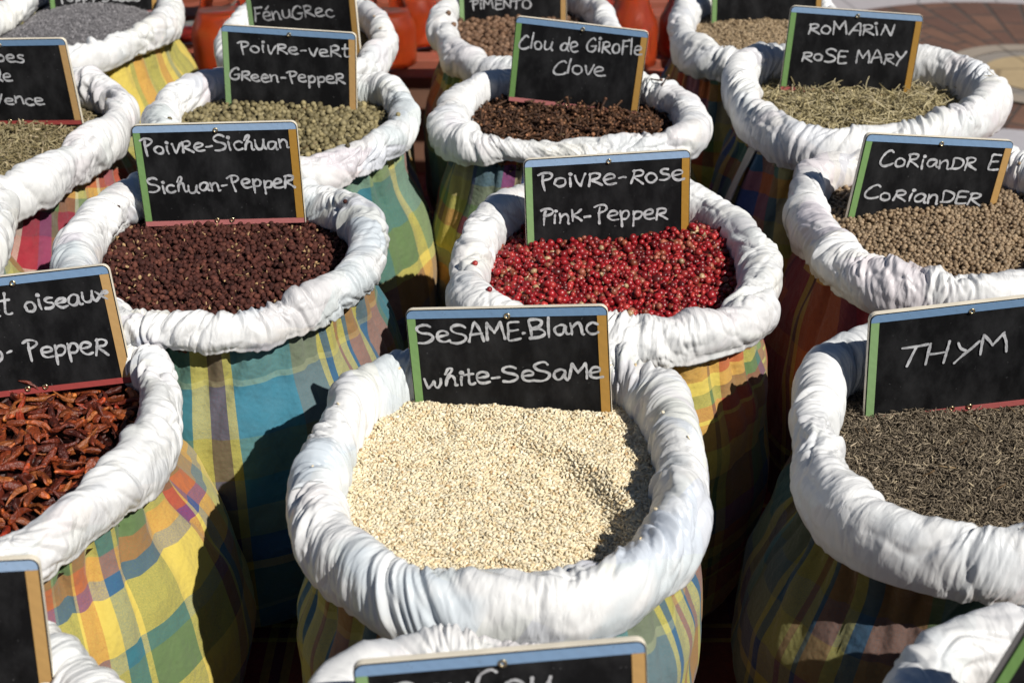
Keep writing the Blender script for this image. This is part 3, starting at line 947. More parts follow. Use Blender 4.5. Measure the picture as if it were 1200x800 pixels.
def rand_rot(n, tilt=1.0):
    """random turn about z, then a tilt of up to about tilt radians"""
    az = rng.random(n) * 2 * np.pi; ti = rng.normal(0, tilt, n); ro = rng.random(n) * 2 * np.pi
    ca, sa, ct, st, cr_, sr = np.cos(az), np.sin(az), np.cos(ti), np.sin(ti), np.cos(ro), np.sin(ro)
    Rz = np.zeros((n, 3, 3)); Rz[:, 0, 0] = ca; Rz[:, 0, 1] = -sa; Rz[:, 1, 0] = sa; Rz[:, 1, 1] = ca; Rz[:, 2, 2] = 1
    Ry = np.zeros((n, 3, 3)); Ry[:, 0, 0] = ct; Ry[:, 0, 2] = st; Ry[:, 1, 1] = 1; Ry[:, 2, 0] = -st; Ry[:, 2, 2] = ct
    Rx = np.zeros((n, 3, 3)); Rx[:, 0, 0] = 1; Rx[:, 1, 1] = cr_; Rx[:, 1, 2] = -sr; Rx[:, 2, 1] = sr; Rx[:, 2, 2] = cr_
    return Rz @ Ry @ Rx


BASE = {'sesame': 'sesame', 'pink_pepper': 'pink', 'coriander': 'coriander', 'green_pepper': 'green', 'anise': 'anise'}


def heap_surface(nm, hz, dome=.012, extra=None, slope=(0, 0), rough=.0018):
    """height function of the heap in sack nm and its radial limit"""
    Lp, cen, zr = LOOPS[nm]
    rel = Lp[:, :2] - cen
    a = np.arctan2(rel[:, 1], rel[:, 0]); d = np.linalg.norm(rel, axis=1)
    o = np.argsort(a); a, d = a[o], d[o]
    sd = abs(hash(nm)) % 7 if False else len(nm)

    def lim(x, y):
        return np.interp(np.arctan2(y - cen[1], x - cen[0]), a, d, period=2 * np.pi)

    def h(x, y):
        rho = np.hypot(x - cen[0], y - cen[1]) / lim(x, y)
        z = hz + dome * (.22 - rho**2) + rough * 1.6 * gnoise(x * 28 + 9, y * 28 + 3, seed=sd) + rough * gnoise(x * 75, y * 75, seed=sd + 1)
        z = z + slope[0] * (x - cen[0]) + slope[1] * (y - cen[1])
        if nm in BASE:                                      # grains pushed up in front of the sign
            (bx, by, _), (_, _, rz), _l = SIGNS[BASE[nm]]
            al = (x - bx) * math.cos(rz) + (y - by) * math.sin(rz); ac = -(x - bx) * math.sin(rz) + (y - by) * math.cos(rz)
            z = z + (.0028 + .0022 * gnoise(x * 60, y * 60, seed=9)) * np.exp(-((ac + .004) / .007)**2) * np.clip((.075 - np.abs(al)) / .01, 0, 1)
        if extra is not None: z = z + extra(x, y)
        return z
    return h, lim, cen


def heap_base(h, lim, cen, rings=40, seg=120):
    th = np.linspace(0, 2 * np.pi, seg, endpoint=False)
    r = np.linspace(0.002, .965, rings)
    x = cen[0] + np.cos(th)[None] * 0; V = []
    for q in r:
        X = cen[0] + np.cos(th); Yy = cen[1] + np.sin(th)
        L = lim(X, Yy) * q
        X = cen[0] + np.cos(th) * L; Yy = cen[1] + np.sin(th) * L
        V.append(np.stack([X, Yy, h(X, Yy)], 1))
    V = np.concatenate(V)
    F = grid_faces(rings, seg)
    F = np.concatenate([F[:, [0, 1, 2]], F[:, [0, 2, 3]]])
    return V, F


def pick_cols(n, palette, jit=.16):
    w = np.array([p[0] for p in palette], float); w /= w.sum()
    C = np.array([p[1] for p in palette])
    i = rng.choice(len(palette), n, p=w)
    return C[i] * np.clip(1 + rng.normal(0, jit, n), .45, 1.7)[:, None]


def scatter(P, Rm, Sc, cols, shapes):
    """one vertex and face array of all grains"""
    n = len(P)
    which = rng.integers(0, len(shapes), n)
    VV, FF, CC = [], [], []
    off = 0
    for k, (v, f, c) in enumerate(shapes):
        m = np.where(which == k)[0]
        if not len(m): continue
        q = np.einsum('nij,nkj->nki', Rm[m], v[None] * Sc[m][:, None, :]) + P[m][:, None, :]
        VV.append(q.reshape(-1, 3))
        FF.append((f[None] + (np.arange(len(m)) * len(v))[:, None, None]).reshape(-1, 3) + off)
        CC.append((cols[m][:, None, :] * c[None, :, None]).reshape(-1, 3))
        off += len(m) * len(v)
    return np.concatenate(VV), np.concatenate(FF), np.concatenate(CC)


def hexgrid(h, lim, cen, sp, jit=.35, maxrho=.955):
    R0 = .2
    nx = int(2 * R0 / sp) + 2; ny = int(2 * R0 / (sp * .866)) + 2
    i, j = np.meshgrid(np.arange(nx), np.arange(ny))
    x = cen[0] - R0 + (i + .5 * (j % 2)) * sp; y = cen[1] - R0 + j * sp * .866
    x = x.ravel() + rng.normal(0, jit * sp * .5, x.size); y = y.ravel() + rng.normal(0, jit * sp * .5, y.size)
    rho = np.hypot(x - cen[0], y - cen[1]) / lim(x, y)
    k = rho < maxrho
    return x[k], y[k]


def heap(nm, name, label, shapes, spacing, size, palette, hz, gm, layers=((0, 1.0),), tilt=.6, base=(.05, .03, .02),
         dome=.012, extra=None, slope=(0, 0), zjit=.3, sizejit=.1, jit=.35, rough=.0018, coljit=.16, pale_small=None, debris=10, stray=4):
    h, lim, cen = heap_surface(nm, hz, dome, extra, slope, rough)
    BV, BF = heap_base(h, lim, cen)
    drop = max(size) * .9
    BV[:, 2] -= drop
    VV, FF, CC = [BV], [BF], [np.tile(np.array(base), (len(BV), 1))]
    off = len(BV)
    size = np.array(size)
    for (dz, den) in layers:
        x, y = hexgrid(h, lim, cen, spacing / den, jit)
        n = len(x)
        P = np.stack([x, y, h(x, y) + dz - size.min() * .5 + rng.normal(0, zjit, n) * size.min()], 1)
        Sc = size[None] * np.clip(1 + rng.normal(0, sizejit, (n, 1)), .55, 1.5)
        pc = pick_cols(n, palette, coljit)
        if pale_small is not None:
            m_ = pc[:, 1] > .2
            Sc[m_] *= pale_small; P[m_, 2] += size.min() * .8
        v, f, c = scatter(P, rand_rot(n, tilt), Sc, pc, shapes)
        VV.append(v); FF.append(f + off); CC.append(c); off += len(v)
    # a few bits of stalk, and stray grains lying on the roll
    stick = [rod(4, 4, lambda q: .09, .15)]
    if debris and nm not in ('sesame', 'poppy'):
        x, y = hexgrid(h, lim, cen, .012, .9, .85); q_ = rng.permutation(len(x))[:debris]; x, y = x[q_], y[q_]; n = len(x)
        v, f, c = scatter(np.stack([x, y, h(x, y) + size.min() * .7], 1), rand_rot(n, .3), np.full((n, 3), 1.0) * rng.uniform(.003, .006, (n, 1)), pick_cols(n, [(1, (.28, .20, .11)), (1, (.16, .10, .05))]), stick)
        VV.append(v); FF.append(f + off); CC.append(c); off += len(v)
    if stray and nm in RIMTOP:
        P = RIMTOP[nm][rng.integers(0, len(RIMTOP[nm]), stray)].copy(); P[:, 2] += size.min() * .45
        v, f, c = scatter(P, rand_rot(stray, .4), np.tile(size * .9, (stray, 1)), pick_cols(stray, palette, coljit), shapes)
        VV.append(v); FF.append(f + off); CC.append(c); off += len(v)
    org = np.array([cen[0], cen[1], hz - .02])
    me = np_mesh(name, np.concatenate(VV) - org, np.concatenate(FF), True, cols=np.concatenate(CC))
    o = link_mesh(name, me, [gm])
    o.location = org
    tag(o, label, 'spice heap', 'heaps of spice in the sacks', 'stuff')
    return h, lim, cen


def sesame_scoop(x, y):
    c = at(574, 638, .712); k = np.hypot((x - c[0]) / .078, (y - c[1]) / .106)
    inside = 1 / (1 + np.exp((k - 1) * 30))
    ang = np.arctan2(y - c[1], x - c[0])
    side = np.clip(np.cos(ang - .45) * 1.5 - .3, 0, 1) * np.clip(k * 1.3 - .35, 0, 1)
    rip = np.sin((x * .35 + y * .94) * 2 * np.pi / .0105 + 2.5 * gnoise(x * 30, y * 30, seed=5)) * .0015 * np.clip((x - c[0] + .02) / .05, 0, 1) * np.clip((1.0 - k) * 4, 0, 1)
    return -.0115 * inside * side + rip + .004 * np.exp(-((k - 1.10) / .14)**2) * side


def pink_extra(x, y):
    c = at(830, 285, .724)
    return .012 * np.exp(-(((x - c[0]) / .045)**2 + ((y - c[1]) / .035)**2))


gm_dry = grain_mat('dry_grain', .62, .3)
gm_seed = grain_mat('pale_seed', .5, .35, 1400, .25)
gm_gloss = grain_mat('glossy_berry', .36, .5, 500, .3, .0004)
gm_rough = grain_mat('rough_husk', .7, .25, 1300, .9, .0006)

seeds = seed_shape()
heap('sesame', 'sesame_heap', 'heap of white sesame seeds with a scooped hollow', seeds, .0021, (.00178, .00178, .0013),
     [(6, (.84, .71, .48)), (4, (.87, .78, .58)), (1, (.72, .56, .33)), (.15, (.52, .34, .17))], .7125, gm_seed,
     layers=((0, 1.0), (-.0008, 1.0), (.0006, .8)), tilt=.28, base=(.74, .63, .45), extra=sesame_scoop, dome=.003, stray=14, zjit=.12, sizejit=.12, coljit=.08)
heap('pink_pepper', 'pink_peppercorn_heap', 'heap of glossy red pink peppercorns', ball(2, .18, 1.5, 6, .25), .0046, (.0024,) * 3,
     [(5, (.30, .012, .016)), (3, (.20, .009, .012)), (2, (.38, .035, .03)), (1.2, (.12, .010, .010)), (1.2, (.33, .10, .06)), (.35, (.42, .28, .15)), (.6, (.24, .06, .03))], .7245, gm_gloss,
     layers=((-.0036, .95), (0, 1.0), (.0026, .55)), tilt=1.5, base=(.04, .004, .004), extra=pink_extra, zjit=.45, sizejit=.2, dome=.010)
heap('sichuan', 'sichuan_pepper_heap', 'heap of rough reddish brown Sichuan pepper husks', husk_shape(), .0040, (.0020,) * 3,
     [(6, (.080, .025, .018)), (3, (.052, .016, .012)), (2, (.125, .042, .028)), (.8, (.46, .30, .15))], .7265, gm_rough,
     layers=((-.003, .95), (0, 1.0), (.0022, .6)), tilt=1.5, base=(.015, .005, .004), zjit=.45, sizejit=.18, dome=.010, pale_small=np.array([.75, .5, .22]))
heap('coriander', 'coriander_seed_heap', 'heap of round tan brown coriander seeds', ball(2, .07, 1.3, 5, .10), .0034, (.0018,) * 3,
     [(5, (.27, .19, .115)), (3, (.33, .24, .15)), (1.5, (.18, .12, .07))], .7265, gm_seed,
     layers=((-.0026, 1), (0, 1.0), (.0018, .55)), tilt=1.5, base=(.05, .03, .015), zjit=.35, sizejit=.12, dome=.011, debris=20)
heap('green_pepper', 'green_peppercorn_heap', 'heap of khaki green peppercorns', ball(2, .10, 1.8, 6, .12), .0049, (.0026,) * 3,
     [(5, (.215, .178, .088)), (3, (.28, .235, .125)), (2, (.125, .103, .050)), (.6, (.34, .28, .14))], .7335, gm_dry,
     layers=((-.0035, .95), (0, 1.0), (.0025, .55)), tilt=1.5, base=(.03, .025, .012), zjit=.4, sizejit=.16, dome=.012, debris=25)
heap('allspice', 'allspice_heap', 'heap of round brown allspice berries', ball(2, .10, 1.6, 3, .1), .0067, (.0036,) * 3,
     [(5, (.17, .095, .055)), (3, (.22, .13, .08)), (2, (.11, .06, .035))], .712, gm_dry,
     layers=((-.004, 1), (0, 1.0), (.003, .5)), tilt=1.5, base=(.02, .012, .008), zjit=.35, dome=.012)
heap('clove', 'clove_heap', 'heap of dark brown cloves with paler buds', clove_shape(), .0064, (.0078,) * 3,
     [(5, (.075, .035, .018)), (3, (.10, .048, .024)), (1, (.14, .066, .034)), (2, (.05, .022, .012))], .722, gm_dry,
     layers=((-.003, 1.0), (0, 1.0), (.002, .9)), tilt=.45, base=(.012, .006, .004), zjit=.3, sizejit=.16, dome=.012, rough=.003)
heap('rosemary', 'rosemary_heap', 'heap of dried pale green rosemary needles', [rod(4, 4, lambda q: .075 * (1.15 - .55 * abs(q)), b_) for b_ in (.12, -.1, .25)], .0042, (.0074,) * 3,
     [(5, (.40, .335, .18)), (3, (.50, .43, .26)), (2, (.25, .205, .10)), (1, (.58, .50, .33))], .731, gm_dry,
     layers=((-.003, 1.0), (0, 1.0), (.002, .9)), tilt=.5, base=(.05, .045, .02), zjit=.4, sizejit=.25, dome=.016, rough=.003)
heap('thyme', 'thyme_heap', 'heap of dark grey brown dried thyme leaves', [rod(4, 4, lambda q: .15 * (1.1 - .6 * q * q), b_) for b_ in (.15, -.3, .5)],   .0020, (.0021,) * 3,
     [(5, (.175, .138, .095)), (4, (.25, .20, .14)), (3, (.10, .078, .055)), (1.2, (.38, .31, .22)), (.4, (.50, .41, .27))],   .7010, gm_dry,
     layers=((-.0015, 1.0), (0, 1.0), (.001, .9)), tilt=.45, base=(.025, .018, .012), zjit=.5, sizejit=.3, dome=.010, rough=.002)
heap('herbs', 'mixed_herb_heap', 'heap of pale dried Provence herbs', [rod(4, 4, lambda q: .2 * (1.1 - .6 * q * q), b_) for b_ in (.15, -.2, .4)], .0032, (.0030,) * 3,
     [(4, (.26, .21, .11)), (4, (.33, .28, .16)), (3, (.16, .13, .06)), (1, (.42, .34, .22))], .721, gm_dry,
     layers=((-.0015, 1.0), (0, 1.0), (.001, .9)), tilt=.5, base=(.06, .045, .025), zjit=.5, sizejit=.3, dome=.012)
heap('anise', 'tan_seed_heap', 'heap of small tan seeds behind the rosemary sign', seeds, .0033, (.0024,) * 3,
     [(5, (.32, .235, .14)), (3, (.40, .30, .19)), (2, (.21, .145, .08))], .714, gm_dry,
     layers=((-.001, 1), (0, 1.0)), tilt=.5, base=(.10, .07, .04), dome=.012)
heap('poppy', 'poppy_seed_heap', 'heap of fine grey blue poppy seeds', [(*octa(), np.ones(6))], .0019, (.0011,) * 3,
     [(5, (.20, .192, .20)), (3, (.27, .26, .27)), (2, (.13, .125, .135)), (.6, (.42, .40, .41))], .712, gm_dry,
     layers=((0, 1.0),), tilt=1.5, base=(.15, .145, .15), dome=.026, rough=.001, zjit=.5)
heap('fenugreek', 'fenugreek_heap', 'heap of ochre yellow fenugreek seeds', seeds, .0036, (.0024,) * 3,
     [(5, (.38, .24, .07)), (3, (.46, .30, .10)), (2, (.26, .15, .04))], .713, gm_dry,
     layers=((-.001, 1), (0, 1.0)), tilt=.6, base=(.12, .07, .02), dome=.014)
heap('annatto', 'annatto_heap', 'heap of dark red annatto seeds', seeds, .0040, (.0026,) * 3,
     [(5, (.28, .05, .02)), (3, (.20, .03, .015))], .706, gm_dry, layers=((0, 1.0),), tilt=.6, base=(.06, .012, .006))
for nm, hz, lb in (('left_piece', .716, 'heap of pale spice in the sack at the left edge'), ('corner_left', .706, 'heap of spice in the bottom left corner sack'),
                   ('corner_right', .706, 'heap of spice in the bottom right corner sack')):
    heap(nm, 'spice_heap', lb, seeds, .0045, (.003,) * 3, [(5, (.30, .18, .09)), (3, (.22, .12, .06))], hz, gm_dry, layers=((0, 1.0),), base=(.08, .05, .03), dome=.02, stray=0)

# ---- dried chillies, one object each
chil_m, nt, bs = mat('dried_chilli_skin')
tc = N(nt, 'ShaderNodeTexCoord'); oi = N(nt, 'ShaderNodeObjectInfo')
n1 = noise(nt, 320, tc.outputs['Object'], 4)
cc = ramp(nt, oi.outputs['Random'], [(0, (.06, .010, .005)), (.3, (.13, .020, .007)), (.5, (.24, .045, .010)), (.7, (.14, .032, .010)), (.85, (.32, .10, .025)), (1, (.30, .030, .010))])
c2 = mixc(nt, 1.0, cc, ramp(nt, n1, [(.3, (.5, .45, .4)), (.7, (1.4, 1.35, 1.3))]), 'MULTIPLY')
at2 = N(nt, 'ShaderNodeAttribute'); at2.attribute_name = 'grain'
c2 = mixc(nt, 1.0, c2, at2.outputs[0], 'MULTIPLY')
nt.links.new(c2, bs.inputs['Base Color'])
bs.inputs['Roughness'].default_value = .46
bs.inputs['Specular IOR Level'].default_value = .55
bump(nt, bs, n1, .8, .0022)


def chilli_mesh(i):
    wide = i % 3 == 0                                       # some pods are pressed broad and flat
    L = rng.uniform(.0078, .0130) * (.85 if wide else 1); r = rng.uniform(.0019, .0028) * (1.45 if wide else 1)
    rings, sides = 22, 16
    t = np.linspace(0, 1, rings); th = np.linspace(0, 2 * np.pi, sides, endpoint=False)
    prof = r * np.interp(t, [0, .06, .2, .5, .8, .95, 1], [.30, .75, 1, .9, .5, .2, .04])
    bend = rng.uniform(-.0035, .0035); o = rng.random(3) * 40
    V = []
    flat = rng.uniform(.35, .5) if wide else rng.uniform(.6, .9)
    for k in range(rings):
        q = t[k]
        wob = 1 + .45 * gnoise(np.cos(th) * 1.9 + o[0], np.full(sides, q * 6) + np.sin(th) * 1.9 + o[1]) + .42 * fnoise(np.cos(th) * 2.6 + o[1] + 20, np.full(sides, q * 3) + np.sin(th) * 2.6 + o[2] + 20, 400, i)
        V.append(np.stack([np.full(sides, (q - .5) * 2 * L), prof[k] * wob * np.cos(th) + bend * math.sin(q * 3.1), prof[k] * wob * np.sin(th) * flat + .0015 * math.sin(q * 5 + o[2])], 1))
    V = np.concatenate(V); F = grid_faces(rings, sides)
    n = len(V)
    caps = [np.arange(sides)[None, ::-1], ((rings - 1) * sides + np.arange(sides))[None]]
    col = np.ones((n, 3))
    col[:sides * 2] = (2.0, 2.2, 1.6)                          # paler stalk end
    return np_mesh('dried_chilli', V, [F] + caps, True, cols=col)


h, lim, cen = heap_surface('chilli', .700, .008, None, (0, 0), .003)
BV, BF = heap_base(h, lim, cen); BV[:, 2] -= .011
under = []
x, y = hexgrid(h, lim, cen, .0105, .5, .86)
shp = []
for i in range(4):
    m_ = chilli_mesh(i)
    v = np.empty(len(m_.vertices) * 3); m_.vertices.foreach_get('co', v)
    m_.calc_loop_triangles()
    f = np.array([tuple(q.vertices) for q in m_.loop_triangles]); shp.append((v.reshape(-1, 3), f, np.ones(len(v) // 3)))
    bpy.data.meshes.remove(m_)
n = len(x)
P = np.stack([x, y, h(x, y) - .0075], 1)
v, f, c = scatter(P, rand_rot(n, .25), np.ones((n, 3)), np.tile([.7, .65, .6], (n, 1)), shp)
me = np_mesh('chilli_heap', np.concatenate([BV, v]), np.concatenate([BF, f + len(BV)]), True, cols=np.concatenate([np.full((len(BV), 3), .25), c]))
tag(link_mesh('chilli_heap', me, [chil_m]), 'deeper layer of dried chillies under the loose ones', 'spice heap', 'heaps of spice in the sacks', 'stuff')
protos = [chilli_mesh(i) for i in range(16)]
for p_ in protos: p_.materials.append(chil_m)
x, y = hexgrid(h, lim, cen, .0076, .7, .86)
keep = x > at(-25, 520, .70)[0]
x, y = x[keep], y[keep]
o_ = rng.permutation(len(x))[:295]
x, y = x[o_], y[o_]
for i in range(len(x)):
    o = bpy.data.objects.new('dried_chilli', protos[i % 16])
    S.collection.objects.link(o)
    o.location = (x[i], y[i], float(h(np.array([x[i]]), np.array([y[i]]))[0]) + rng.uniform(-.003, .0035))
    o.rotation_euler = (rng.uniform(0, 6.28), rng.normal(0, .26), rng.uniform(0, 6.28))
    q = rng.uniform(.8, 1.2); o.scale = (q, q, q)
    tag(o, 'shrivelled dried red chilli lying on the chilli heap', 'chilli', 'dried chillies in the chilli sack')

# ------------------------------------------------------------------ chalkboard signs
# single-line handwriting: every stroke a list of points, cap height 1
def arc(cx, cy, rx, ry, a0, a1, n=9):
    return [(cx + rx * math.cos(R(a0 + (a1 - a0) * i / (n - 1))), cy + ry * math.sin(R(a0 + (a1 - a0) * i / (n - 1)))) for i in range(n)]


GL = {
    'S': (.62, [[(.56, .86), (.46, .97), (.28, 1.0), (.10, .90), (.08, .74), (.22, .58), (.44, .48), (.56, .32), (.48, .12), (.26, .02), (.02, .06)]]),
    'e': (.52, [[(.06, .30), (.24, .33), (.42, .40), (.42, .54), (.28, .62), (.12, .54), (.05, .32), (.12, .10), (.28, .02), (.50, .08)]]),
    'A': (.62, [[(.04, .0), (.14, .45), (.28, .95), (.36, .92), (.48, .50), (.56, .0)], [(.12, .36), (.52, .40)]]),
    'M': (.74, [[(.06, .0), (.10, .5), (.14, .95)], [(.14, .95), (.26, .62), (.36, .38)], [(.36, .38), (.48, .65), (.62, .95)], [(.62, .95), (.66, .5), (.68, .0)]]),
    'E': (.52, [[(.48, .94), (.28, .95), (.10, .90), (.09, .5), (.08, .04), (.28, .0), (.50, .05)], [(.10, .50), (.42, .52)]]),
    'B': (.60, [[(.10, .02), (.12, .5), (.10, .95), (.36, 1.0), (.52, .86), (.44, .64), (.16, .52), (.46, .46), (.58, .24), (.40, .04), (.02, .0)]]),
    'l': (.24, [[(.14, 1.0), (.11, .6), (.10, .02)]]),
    'a': (.56, [[(.44, .52), (.28, .60), (.10, .48), (.06, .22), (.18, .04), (.34, .12), (.45, .48), (.44, .22), (.50, .04), (.56, .05)]]),
    'n': (.54, [[(.06, .60), (.09, .3), (.09, .02)], [(.09, .34), (.22, .56), (.36, .58), (.42, .36), (.44, .02), (.50, .02)]]),
    'c': (.48, [[(.42, .52), (.28, .62), (.10, .48), (.06, .24), (.18, .04), (.34, .04), (.46, .12)]]),
    'w': (.70, [[(.02, .60), (.10, .20), (.18, .04), (.28, .28), (.34, .46), (.40, .16), (.50, .04), (.60, .30), (.64, .62)]]),
    'h': (.56, [[(.08, .64), (.20, .96), (.32, .98), (.30, .78), (.16, .5), (.12, .02)], [(.13, .36), (.28, .56), (.40, .48), (.42, .2), (.46, .02), (.54, .04)]]),
    'i': (.24, [[(.12, .58), (.11, .3), (.12, .02)], arc(.14, .82, .045, .055, 0, 360, 8)]),
    't': (.40, [[(.20, .92), (.17, .5), (.18, .08), (.28, .0), (.38, .06)], [(.02, .58), (.36, .64)]]),
    '-': (.46, [[(.08, .34), (.34, .38)]]),
    '.': (.26, [arc(.10, .36, .02, .02, 0, 360, 6)]),
    'P': (.58, [[(.02, .86), (.20, .98), (.44, .98), (.56, .82), (.46, .62), (.20, .50)], [(.22, .84), (.20, .5), (.24, -.12)]]),
    'p': (.52, [[(.08, .60), (.10, .2), (.14, -.34)], [(.09, .36), (.22, .58), (.40, .56), (.44, .34), (.34, .14), (.12, .12)]]),
    'o': (.54, [arc(.27, .30, .20, .28, 100, 470, 13)]),
    'O': (.66, [arc(.32, .48, .26, .44, 100, 470, 14)]),
    'V': (.52, [[(.06, .64), (.14, .3), (.24, .02), (.28, .04), (.38, .4), (.46, .70)]]),
    'v': (.50, [[(.06, .62), (.14, .3), (.22, .04), (.32, .32), (.44, .74)]]),
    'R': (.60, [[(.08, .0), (.12, .5), (.12, .80)], [(.08, .74), (.30, .82), (.48, .72), (.42, .52), (.16, .40), (.36, .20), (.56, .0)]]),
    's': (.46, [[(.42, .62), (.24, .66), (.12, .54), (.20, .40), (.38, .30), (.40, .12), (.24, .02), (.04, .06)]]),
    'K': (.56, [[(.10, .80), (.10, .4), (.12, .0)], [(.48, .80), (.30, .56), (.14, .40), (.34, .20), (.52, .0)]]),
    'k': (.56, [[(.10, .80), (.10, .4), (.12, .0)], [(.48, .80), (.30, .56), (.14, .40), (.34, .20), (.52, .0)]]),
    'C': (.64, [[(.60, .88), (.48, 1.0), (.28, .84), (.10, .46), (.08, .16), (.24, .02), (.48, .08), (.62, .18)]]),
    'u': (.56, [[(.06, .60), (.07, .22), (.18, .04), (.34, .10), (.44, .34), (.46, .60)], [(.45, .5), (.46, .18), (.56, .04)]]),
    'd': (.58, [[(.42, .44), (.26, .56), (.08, .40), (.08, .14), (.22, .03), (.38, .18), (.48, .60), (.50, .98)], [(.48, .6), (.44, .2), (.52, .02)]]),
    'G': (.64, [[(.56, .82), (.44, .94), (.22, .80), (.06, .42), (.12, .08), (.34, .0), (.54, .16), (.56, .38)], [(.32, .38), (.62, .42)]]),
    'F': (.50, [[(.10, .0), (.12, .5), (.14, .94)], [(.10, .90), (.30, .92), (.50, .97)], [(.12, .52), (.40, .56)]]),
    '{': (.52, [[(.06, .30), (.24, .33), (.42, .40), (.42, .54), (.28, .62), (.12, .54), (.05, .32), (.12, .10), (.28, .02), (.50, .08)], [(.24, .80), (.40, 1.06)]]),
    'D': (.60, [[(.12, .02), (.12, .4), (.12, .76), (.36, .74), (.54, .56), (.54, .24), (.36, .03), (.04, .0)]]),
    'N': (.62, [[(.08, .0), (.11, .4), (.12, .84)], [(.12, .84), (.30, .44), (.50, .04)], [(.50, .04), (.53, .5), (.54, .9)]]),
    'T': (.62, [[(.0, .84), (.30, .90), (.62, 1.0)], [(.34, .90), (.28, .5), (.24, .0)]]),
    'H': (.66, [[(.12, .88), (.10, .5), (.06, .02)], [(.56, .90), (.52, .5), (.48, .02)], [(.09, .42), (.52, .46)]]),
    'Y': (.60, [[(.06, .90), (.16, .64), (.30, .48)], [(.56, .94), (.40, .60), (.22, .26), (.08, -.06)]]),
    'y': (.52, [[(.06, .60), (.12, .28), (.24, .22), (.38, .40)], [(.42, .62), (.36, .2), (.22, -.26), (.04, -.30)]]),
    'r': (.42, [[(.08, .6), (.10, .3), (.10, .0)], [(.10, .34), (.22, .54), (.38, .56)]]),
    'x': (.52, [[(.06, .58), (.24, .30), (.44, .04)], [(.02, .02), (.22, .30), (.36, .56), (.50, .58), (.52, .44), (.40, .40), (.36, .56)]]),
    'I': (.24, [[(.12, .9), (.12, .02)]]),
    'b': (.52, [[(.10, .98), (.09, .5), (.10, .04)], [(.10, .34), (.26, .56), (.42, .40), (.38, .12), (.20, .02), (.10, .10)]]),
    'f': (.40, [[(.38, .9), (.24, .98), (.18, .8), (.16, .0)], [(.04, .5), (.34, .54)]]),
    'm': (.74, [[(.06, .60), (.09, .3), (.09, .02)], [(.09, .34), (.20, .56), (.30, .54), (.34, .04)], [(.34, .34), (.46, .56), (.58, .52), (.60, .04), (.68, .03)]]),
    ' ': (.42, []),
}


def smooth_stroke(pts, step=.035):
    P = np.array(pts, float)
    if len(P) == 2: P = np.array([P[0], P[0] * .5 + P[1] * .5 + rng.normal(0, .008, 2), P[1]])
    P = P + rng.normal(0, .011, P.shape)
    E_ = np.vstack([2 * P[0] - P[1], P, 2 * P[-1] - P[-2]])
    out = []
    for i in range(len(P) - 1):
        p0, p1, p2, p3 = E_[i:i + 4]
        k = max(2, int(np.linalg.norm(p2 - p1) / step))
        f = np.linspace(0, 1, k, endpoint=False)[:, None]
        out.append(.5 * (2 * p1 + (p2 - p0) * f + (2 * p0 - 5 * p1 + 4 * p2 - p3) * f**2 + (3 * p1 - p0 - 3 * p2 + p3) * f**3))
    out.append(P[-1:])
    return np.concatenate(out)


def lettering(lines, y_face, pen=.00170):
    VV, FF, UV = [], [], []
    off = 0; lift = 0
    for (txt, x0, z0, x1, z1, cap) in lines:
        adv = [GL[c][0] for c in txt]
        tot = sum(adv); run = 0
        sx = math.hypot(x1 - x0, z1 - z0) / tot
        a = math.atan2(z1 - z0, x1 - x0)
        for c, w in zip(txt, adv):
            zj = rng.normal(0, .045); sj = rng.uniform(.88, 1.10); ra = rng.normal(0, .05)
            for st in GL[c][1]:
                q = smooth_stroke(st)
                q = q @ np.array([[math.cos(ra), math.sin(ra)], [-math.sin(ra), math.cos(ra)]])
                lx = (run + q[:, 0]) * sx; lz = (q[:, 1] * sj + zj) * cap
                X = x0 + lx * math.cos(a) - lz * math.sin(a); Zz = z0 + lx * math.sin(a) + lz * math.cos(a)
                C2 = np.stack([X, Zz], 1)
                tn = np.gradient(C2, axis=0); tn /= np.linalg.norm(tn, axis=1)[:, None] + 1e-12
                nn = np.stack([-tn[:, 1], tn[:, 0]], 1)
                m = len(C2)
                wd_ = pen * .5 * (1 + .62 * gnoise(np.arange(m) * .16 + off * .37, np.full(m, .5)) + .22 * gnoise(np.arange(m) * .9 + off * .11, np.full(m, .2)))
                # rounded ends
                e = tn * (pen * .4)
                C2 = np.vstack([C2[:1] - e[:1], C2, C2[-1:] + e[-1:]]); nn = np.vstack([nn[:1], nn, nn[-1:]])
                wd_ = np.concatenate([wd_[:1] * .45, wd_, wd_[-1:] * .45])
                m += 2
                yy = y_face - .00003 - lift * 2.0e-6 - np.arange(m) * 1.2e-6
                for sgn, vv in ((-1, 0), (1, 1)):
                    E2 = C2 + nn * wd_[:, None] * sgn
                    VV.append(np.stack([E2[:, 0], yy, E2[:, 1]], 1)); UV.append(np.stack([np.arange(m) * .1, np.full(m, float(vv))], 1))
                i = np.arange(m - 1)
                FF.append(np.stack([off + i, off + i + 1, off + m + i + 1, off + m + i], 1))
                off += 2 * m; lift += 5
                if lift > 60: lift = 0
            run += w
    return np_mesh('chalk_lettering', np.concatenate(VV), np.concatenate(FF), False, uv=np.concatenate(UV))


SW, SH, ST = .13, .086, .0042
slate = slate_mat(); chalk = chalk_mat()
blue_p = paint_mat('blue_strip', (.19, .31, .48)); green_p = paint_mat('green_strip', (.17, .31, .10)); orange_p = paint_mat('orange_strip', (.43, .235, .05)); red_p = paint_mat('red_strip', (.40, .09, .085))
edge_p = plain_mat('pale_edge', (.75, .68, .55), .7)
brass = plain_mat('brass', (.55, .45, .28), .3, 1.0, 300, .3)


